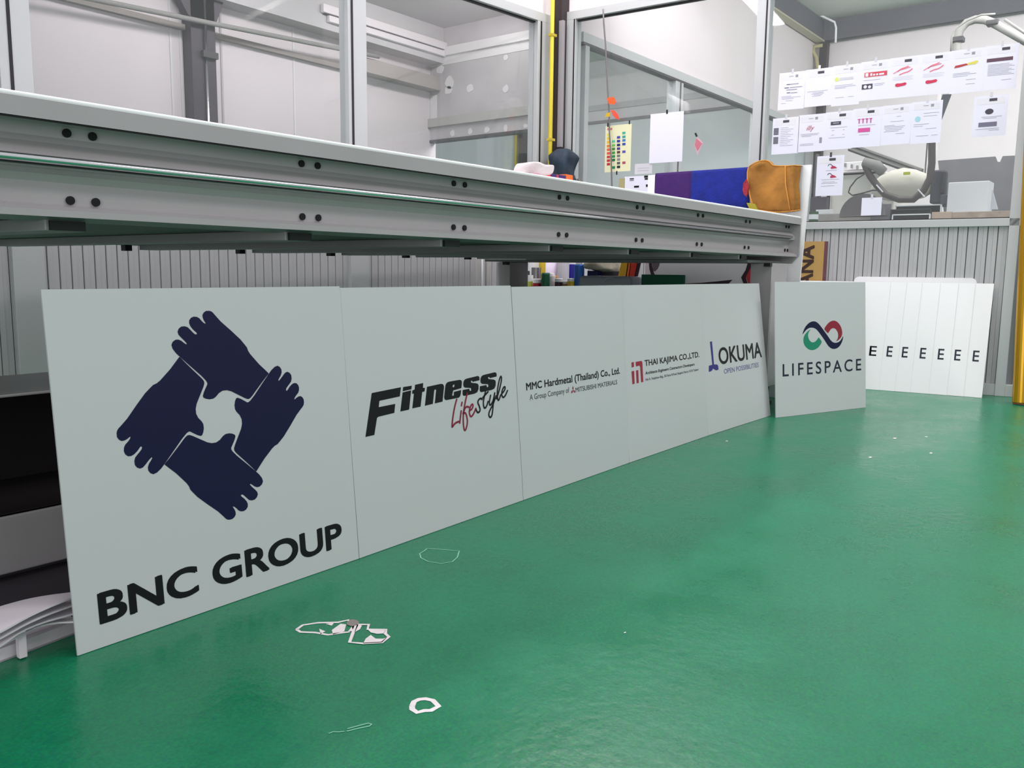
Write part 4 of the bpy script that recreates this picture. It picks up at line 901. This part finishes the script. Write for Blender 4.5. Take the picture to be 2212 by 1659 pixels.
tag(MB().extrude(pts, (.012, 0, 0)).build('yellow_rag', mat('rag_yellow', (150, 140, 40), .9), bevel=.003), 'tuft of olive yellow rag under the left hem of the suede', 'rag')

# ================================================================== clutter along the table edge
def lump(name, X0, pts, Yc, depth, m, label, cat, bump=.02):
    """soft object: outline measured at depth Yc, puffed in depth"""
    q = [onY(x, y, Yc) for x, y in pts]; cx = sum(p.x for p in q)/len(q); cz = sum(p.z for p in q)/len(q)
    mb = MB(); n = len(q); lev = ((-1, .72), (-.6, .93), (0, 1), (.6, .93), (1, .72)); vs = []; jt = .004 if depth > .03 else .001
    for a_, s_ in lev: vs += [V((cx+(p.x-cx)*s_+random.uniform(-jt, jt), Yc+a_*depth+random.uniform(-.25, .25)*depth, cz+(p.z-cz)*s_+random.uniform(-jt, jt))) for p in q]
    fs = [tuple(range(n)), tuple(range(4*n, 5*n))]+[(j*n+i, j*n+(i+1) % n, (j+1)*n+(i+1) % n, (j+1)*n+i) for j in range(4) for i in range(n)]
    o_ = mb.add(vs, fs).build(name, m); ss = o_.modifiers.new('sub', 'SUBSURF'); ss.levels = 1; ss.render_levels = 2
    for p in o_.data.polygons: p.use_smooth = True
    return tag(o_, label, cat)
YC = 1.50
lump('white_cloth', 0, [(1120, 376), (1121, 358), (1127, 349), (1136, 351), (1147, 350), (1158, 357), (1172, 356), (1183, 358), (1184, 366), (1181, 384), (1160, 384), (1140, 380)], YC, .04, mat('cloth_white', (228, 214, 216), .9, bump=.5, bscale=30), 'crumpled pinkish white cloth on the table edge before the yellow pipe', 'cloth')
lump('dark_glove', 0, [(1126, 378), (1131, 372), (1140, 373), (1150, 376), (1153, 382), (1140, 383)], YC-.045, .012, mat('glove', (52, 36, 44), .9), 'small dark glove under the crumpled white cloth', 'glove')
lump('pink_rag', 0, [(1148, 377), (1153, 372), (1162, 375), (1166, 384), (1155, 386)], YC-.048, .012, mat('pink_rag', (196, 138, 156), .9), 'dusty pink rag between the white cloth and the orange strap', 'rag')
sp = empty('striped_strap', onY(1170, 392, YC)); tag(sp, 'orange and purple striped strap lying along the table edge before the column', 'strap')
for i, (xa_, xb_, ya_, yb_, m_) in enumerate(((1158, 1166, 378, 390, 'peach'), (1165, 1184, 377, 392, 'red_strap'), (1184, 1196, 381, 394, 'violet'), (1196, 1202, 382, 395, 'pink_strap'), (1202, 1217, 380, 396, 'violet'), (1217, 1232, 379, 398, 'orange_strap'))):
    cols = {'peach': (232, 200, 180), 'red_strap': (226, 74, 58), 'violet': (56, 22, 104), 'pink_strap': (170, 40, 84), 'orange_strap': (232, 104, 36)}
    a, b = onY(xa_, yb_, YC-.02), onY(xb_, ya_, YC-.02)
    MB().box(a.x, b.x, YC-.03, YC+.04, .8815, max(b.z, .90)).build('band', mat(m_, cols[m_], .7), sp, bevel=.002)
jk = [onX(x, y, 4.66) for x, y in ((1193, 330), (1203, 322), (1220, 325), (1227, 345), (1228, 392), (1222, 430), (1196, 430), (1192, 380))]
cy = sum(p.y for p in jk)/len(jk); zt2, zb2 = max(p.z for p in jk), min(p.z for p in jk); vs = []; fs = []; NR, NS = 16, 22
for i in range(NR+1):
    f = i/NR; z = zt2+(zb2-zt2)*f; hw = (jk[2].y-jk[4].y)
    base = .04+.045*min(1, f*7)+.012*math.sin(f*9)
    for k in range(NS):
        a_ = 2*PI*k/NS; r_ = base*(1+.16*math.sin(5*a_+f*4)+.10*math.sin(3*a_-f*9)+random.uniform(-.05, .05))
        vs.append(V((4.69+r_*.8*math.cos(a_), cy+r_*math.sin(a_)+.012*math.sin(f*7), z)))
fs = [(i*NS+k, i*NS+(k+1) % NS, (i+1)*NS+(k+1) % NS, (i+1)*NS+k) for i in range(NR) for k in range(NS)]+[tuple(range(NS)), tuple(range(NR*NS, (NR+1)*NS))]
o_ = MB().add(vs, fs).build('hanging_jacket', mat('jacket', (36, 50, 66), .8, var=.5, vscale=9, bump=.6, bscale=18), smooth=True)
tag(o_, 'dark blue jacket bundle hanging on the brown corner column', 'jacket')
q = [onB(x, y, -.02) for x, y in ((1246, 387), (1250, 385), (1254, 398), (1250, 400))]
tag(MB().extrude(q, nB*.004).build('grey_clip', 'hose_grey'), 'tiny grey clip on the glass just above the table edge', 'clip')

# ================================================================== shelf of bottles beyond the table
SH = .40; XSH = 4.30
sh = empty('low_shelf', (XSH+.05, 2.9, 0)); tag(sh, 'low steel shelf behind the signs carrying bottles and rolls', 'shelf')
MB().box(XSH-.25, XSH+.3, 2.62, 3.34, SH-.02, SH).build('board', 'table_dark', sh)
for x in (XSH-.23, XSH+.27):
    for y in (2.64, 3.3): MB().box(x-.015, x+.015, y-.015, y+.015, 0, SH-.02).build('leg', 'table_dark', sh)
def bottle(x0, x1, ytop, X, prof_, parts, label, cat='bottle', nm='bottle', grp='bottles and cans on the low shelf'):
    """prof_ : (radius factor, height factor) list per part; top measured at ytop"""
    a, b = onX(x0, ytop, X), onX(x1, ytop, X); r = abs(a.y-b.y)/2; cy = (a.y+b.y)/2; zt_ = a.z
    e = empty(nm, (X, cy, SH)); tag(e, label, cat, grp); H_ = zt_-SH
    for (nm2, mm, pr_) in parts:
        MB().lathe([(r*f, h*H_) for f, h in pr_], (X, cy, SH), 16).build(nm2, mm, e, smooth=False)
def can(col_, cap='board_white', f=.86): return [('body', mat('c%d_%d_%d' % col_, col_, .4), [(.96, 0), (1, .02), (1, f)]), ('cap', cap, [(1, f), (1, .985), (.9, 1)])]
X1, X2, X3 = 4.16, 4.28, 4.42
bottle(1153, 1169, 602, X1, None, can((170, 22, 48), f=.85), 'red bottle with a pale lid, between the dark green bottle and the lime labelled jar')
bottle(1171, 1187, 589, X1, None, [('body', mat('bottle_green', (14, 96, 66), .4), [(.95, 0), (1, .02), (1, .96), (.8, 1)])], 'dark green bottle standing right of the red one')
bottle(1187, 1199, 589.5, X1+.02, None, [('body', mat('tube_white', (226, 220, 222), .4), [(.9, 0), (1, .3), (1, .9), (.7, .98), (.4, 1)])], 'slim white squeeze tube right of the dark green bottle')
bottle(1197, 1204, 595, X1+.05, None, [('body', mat('amber', (206, 130, 40), .4), [(.9, 0), (1, .5), (1, .95), (.6, 1)])], 'narrow amber tube behind the white squeeze tube')
bottle(1200, 1215, 601, X1, None, can((56, 26, 40), f=.88), 'dark maroon can with a pale lid in the front row')
bottle(1217, 1228, 607, X1, None, can((150, 112, 60), f=.9), 'small brown bottle with a white lid in the front row')
bottle(1227, 1242, 601, X1, None, can((222, 190, 30), f=.9), 'yellow bottle with a pale lid in the front row')
bottle(1242, 1261, 571, X1+.02, None, [('body', mat('bottle_blue', (28, 92, 176), .35), [(.97, 0), (1, .02), (1, .97), (.9, 1)])], 'tall bright blue bottle, tallest of the front row')
bottle(1181, 1204, 556, X2+.04, None, [('roll', mat('roll_lilac', (226, 212, 232), .7), [(1, 0), (1, 1)]), ('core', 'dark_grey', [(.3, 1), (.3, 1.001)])], 'thick lilac white roll standing left behind the bottles', 'roll', 'vinyl_roll', 'rolls standing on the low shelf')
bottle(1206, 1228, 556, X2+.04, None, [('roll', mat('roll_white', (214, 210, 220), .7), [(1, 0), (1, 1)]), ('core', 'dark_grey', [(.3, 1), (.3, 1.001)])], 'thick greyish white roll standing right of the lilac roll', 'roll', 'vinyl_roll', 'rolls standing on the low shelf')
bottle(1228, 1243, 556, X3, None, can((40, 38, 150), f=.86), 'tall deep blue can behind the bright blue bottle', nm='can')
bottle(1150, 1167, 578, X2, None, [('body', mat('tin', (150, 146, 146), .25, .8), [(1, 0), (1, 1)])], 'plain silver tin behind the red bottle', 'can', 'can')
bottle(1166, 1179, 560, X3, None, [('body', mat('yellow_tube', (208, 178, 40), .5), [(1, 0), (1, .9), (.8, 1)])], 'yellow tube standing far back behind the silver tin', 'tube', 'tube')
bottle(1141, 1166, 560, X3+.04, None, [('body', 'board_white', [(.94, 0), (1, 1)])], 'white tub standing far back behind the silver tin', 'tub', 'tub')
bottle(1133, 1150, 594, X1, None, [('body', 'board_white', [(1, 0), (1, .45)]), ('label_band', mat('lime_label', (196, 214, 90), .5), [(1.01, .45), (1.01, .8)]), ('lid', 'board_white', [(1, .8), (1, 1)])], 'white jar with a lime green label beside the rear table leg', 'jar', 'jar')
bottle(1130, 1143, 585, X2+.06, None, can((40, 46, 130), 'dark_grey', .8), 'dark blue can peeping behind the lime labelled jar', nm='can')
bottle(1258, 1270, 562, X3, None, [('body', mat('tube_pale', (220, 222, 226), .5), [(1, 0), (.9, 1)])], 'pale tube leaning right behind the bright blue bottle', 'tube', 'tube')
# clear tub, bags, stripes, green sheet (in front of and beside the board)
mtub = mat('clear_plastic', (184, 186, 196), .25, spec=.6)
def tub():
    X = 4.02; a, b = onX(1262, 622, X), onX(1390, 622, X); zt_ = onX(1300, 596, X).z; zb_ = .35
    e = empty('storage_tub', (X, (a.y+b.y)/2, zb_)); tag(e, 'upturned translucent grey plastic tub behind the third and fourth signs', 'tub')
    mb = MB(); y0, y1 = b.y, a.y
    mb.hexa([(X-.1, y0, zb_), (X+.12, y0, zb_), (X+.12, y1, zb_), (X-.1, y1, zb_), (X-.08, y0+.035, zt_), (X+.1, y0+.035, zt_), (X+.1, y1-.02, zt_), (X-.08, y1-.02, zt_)])
    mb.build('shell', mtub, e, bevel=.012)
    MB().box(X-.115, X+.135, y0-.012, y1+.012, zb_-.015, zb_).build('rim', mtub, e, bevel=.004)
    p = [onX(x, y, X-.1) for x, y in ((1304, 610), (1310, 601), (1318, 600), (1326, 600))]
    MB().tube(p, .0022, 6).build('handle_wire', 'board_white', e, smooth=True)
    MB().box(X-.11, X+.13, y0-.01, y1+.01, 0, zb_-.015).build('stand', 'table_dark', e)
tub()
def xbox(name, x0, y0, x1, y1, X, dx, m, label, cat, zb=None):
    a, b = onX(x0, y1, X), onX(x1, y0, X)
    return tag(MB().box(X, X+dx, min(a.y, b.y), max(a.y, b.y), zb if zb is not None else a.z, b.z).build(name, m, bevel=.002), label, cat)
xbox('green_sheet', 1384, 594, 1478, 640, 3.96, .015, mat('sheet_green', (20, 104, 78), .6), 'plain dark green sheet standing right of the translucent tub', 'sheet', 0)
XG = 4.10
def stripe(pts, m, X=XG): return [onX(1040+x/6.144, 540+y/6.144, X) for x, y in pts], m
st_ = empty('striped_board', onX(1365, 620, XG)); tag(st_, 'board with slanting yellow, orange and red stripes left of the white board', 'board')
for l, m_ in (([(1870, 110), (1960, 110), (1920, 400), (1800, 400)], mat('stripe_yellow', (222, 176, 44), .6)), ([(1950, 110), (1995, 110), (1955, 400), (1905, 400)], mat('stripe_orange', (234, 124, 48), .6)), ([(1985, 110), (2085, 110), (2030, 400), (1945, 400)], mat('stripe_red', (222, 60, 44), .6)), ([(2080, 110), (2125, 110), (2060, 400), (2020, 400)], plum)):
    q = [onX(1040+x/6.144, 540+y/6.144, XG) for x, y in l]; MB().extrude(q, (.006, 0, 0)).build('stripe', m_, st_)
lump('plastic_bag', 0, [(1270, 560), (1300, 556), (1340, 558), (1352, 568), (1340, 585), (1325, 592), (1300, 590), (1290, 582), (1275, 584)], onX(1310, 575, 4.3).y, .08, mat('bag_dirty', (168, 158, 142), .8, var=.3, vscale=20, bump=.6, bscale=25), 'dirty beige plastic sack stuffed above the translucent tub', 'sack')
xbox('blue_box', 1268, 585, 1290, 615, 4.2, .05, mat('box_navy', (34, 30, 92), .5), 'small navy box between the blue bottle and the dirty sack', 'box', .3)
xbox('dark_box', 1286, 586, 1345, 625, 4.26, .1, mat('box_dark', (58, 52, 62), .6), 'low dark box under the dirty beige sack', 'box', .0)
# rack poles seen left of the rear leg
for i, x in enumerate((1030, 1041, 1053)):
    t, z = axy(x, 580, -.12); p = WA(t, -.12, 0)
    tag(MB().tube([p, p+V((0, 0, .86))], .010 if i < 2 else .014, 8).build('rack_pole', 'hose_grey' if i != 1 else 'aluminium', smooth=True), ('leftmost thin grey pole left of the rear table leg', 'middle bright pole left of the rear table leg', 'thicker grey pole touching the rear table leg in view')[i], 'pole', 'poles beside the rear table leg')

# ================================================================== cardboard sign, gold roll, cabinet, offcuts
ta, za = bxy(1780, 521, -.05)
ab = empty('letter_board', WB(ta, -.02, 0)); tag(ab, 'tan board with brown letters reading upward, leaning behind the tall white board', 'board')
MB().wbox(WB, ta+.004, ta+.42, -.02, -.008, 0, za).build('face', mat('cardboard', (180, 144, 84), .8, var=.06, vscale=6), ab)
MB().wbox(WB, ta-.012, ta+.004, -.02, -.008, 0, za).build('edge_strip', mat('maroon', (104, 62, 70), .7), ab)
tx0, zz0 = bxy(1757, 529, -.052); tx1, zz1 = bxy(1731, 616, -.052)
vs, fs = textgeo('ANA', zz1-.012, zz0, 0, .085, .03)
# text x runs upward, text y runs to the left in view
MB().add([WB(tx0+.0+(v[1]), -.0212-v[2], v[0]) for v in vs], fs).build('lettering_print', mat('letter_brown', (58, 34, 28), .7), ab)
gr = empty('gold_roll', fl(2203, 875)); g0 = fl(2204, 874); g1 = onX(2228, 360, g0.x+.05); d_ = (g1-g0).normalized()
tag(gr, 'glossy gold roll leaning upright at the right edge of the picture', 'roll')
MB().tube([g0+V((0, 0, .012)), g0+d_*1.6], .036, 24).build('roll', mat('gold', (196, 146, 30), .3, .55), gr, smooth=False)
MB().tube([g0+V((0, 0, .004)), g0+V((0, 0, .013))], .034, 20).build('end_cap', mat('gold_end', (110, 70, 30), .6), gr)
for p in bpy.data.objects['roll'].data.polygons: p.use_smooth = len(p.vertices) == 4
# low cabinet under the near end of the table
cb = empty('pump_cabinet', (.4, 1.85, 0)); tag(cb, 'low grey steel cabinet with a dark open front under the near end of the table', 'cabinet')
MB().box(-.3, 1.1, 1.75, 2.10, .134, .137).build('shelf', 'table_metal', cb)
MB().box(-.3, 1.1, 1.745, 1.765, .023, .137).build('front_rail', 'table_metal', cb, bevel=.003)
MB().box(-.3, 1.1, 2.05, 2.07, .137, .367).build('back_panel', mat('cab_black', (20, 12, 16), .7), cb)
MB().box(-.3, 1.1, 1.76, 2.05, .137, .139).build('inner_floor', MATS['cab_black'], cb)
MB().box(-.3, 1.1, 1.75, 1.90, .367, .373).build('top_panel', 'table_metal', cb, bevel=.002)
MB().box(-.3, 1.1, 1.90, 2.07, .367, .371).build('rear_top_panel', 'table_metal', cb)
MB().box(-.3, 1.1, 1.79, 1.80, 0, .137).build('kick_plate', mat('kick', (70, 66, 72), .7), cb)
for x in (-.3, 1.08): MB().box(x, x+.02, 1.75, 2.07, 0, .367).build('side_panel', 'table_dark', cb)
tag(MB().box(-.5, .9, 1.50, 1.78, .001, .006).build('floor_mat', mat('mat_dark', (64, 58, 66), .8)), 'dark grey mat on the floor before the low cabinet, left of the first sign', 'mat')
# white offcuts lying beside the first sign
def offcut(up_, lo_, z, label, m='board_white', th=.003):
    u_ = smoothloop(up_, 2, False); l_ = smoothloop(lo_, 2, False)
    q = [fl(x, y, z) for x, y in u_]+[fl(x, y, z) for x, y in reversed(l_)]
    return tag(MB().extrude(q, (0, 0, -th)).build('plastic_offcut', m), label, 'offcut', 'white plastic offcuts beside the nearest sign')
offc = mat('offcut_white', (224, 214, 222), .5)
offcut([(-60, 1330), (0, 1309), (75, 1289), (170, 1277)], [(-60, 1392), (0, 1365), (75, 1322), (170, 1284)], .085, 'top curved white offcut of the pile left of the nearest sign', offc)
offcut([(-60, 1400), (0, 1366), (75, 1324), (175, 1287)], [(-60, 1410), (0, 1378), (75, 1336), (175, 1300)], .070, 'second curved white offcut from the top of the pile', offc)
offcut([(-60, 1415), (0, 1379), (75, 1337), (175, 1304)], [(-60, 1432), (0, 1395), (60, 1352), (175, 1320)], .056, 'third curved white offcut from the top of the pile', offc)
offcut([(-60, 1420), (30, 1370), (95, 1338), (180, 1334)], [(-60, 1430), (30, 1378), (95, 1345), (180, 1341)], .044, 'thin straight white offcut low in the pile', offc)
bx = empty('white_tray', fl(60, 1400)); tag(bx, 'white tray with a short upright post under the curved offcuts', 'tray')
a = fl(-80, 1462); b = fl(185, 1361)
MB().extrude([a, b, b+V((0, 0, .022)), a+V((0, 0, .022))], (.0, .01, 0)).build('front_side', offc, bx)
MB().extrude([a, b, b+V((.02, .16, 0)), a+V((.02, .16, 0))], (0, 0, .003)).build('bottom', offc, bx)
p = fl(50, 1398, .02); MB().box(p.x-.006, p.x+.006, p.y, p.y+.012, .002, .055).build('post', offc, bx, bevel=.001)
a2, b2 = fl(-40, 1425, .01), fl(160, 1352, .01)
tag(MB().extrude([a2+V((0, .03, 0)), b2+V((0, .03, 0)), b2+V((0, .03, .02)), a2+V((0, .03, .02))], (0, .006, 0)).build('inner_strip', offc), 'white strip standing inside the white tray', 'strip')
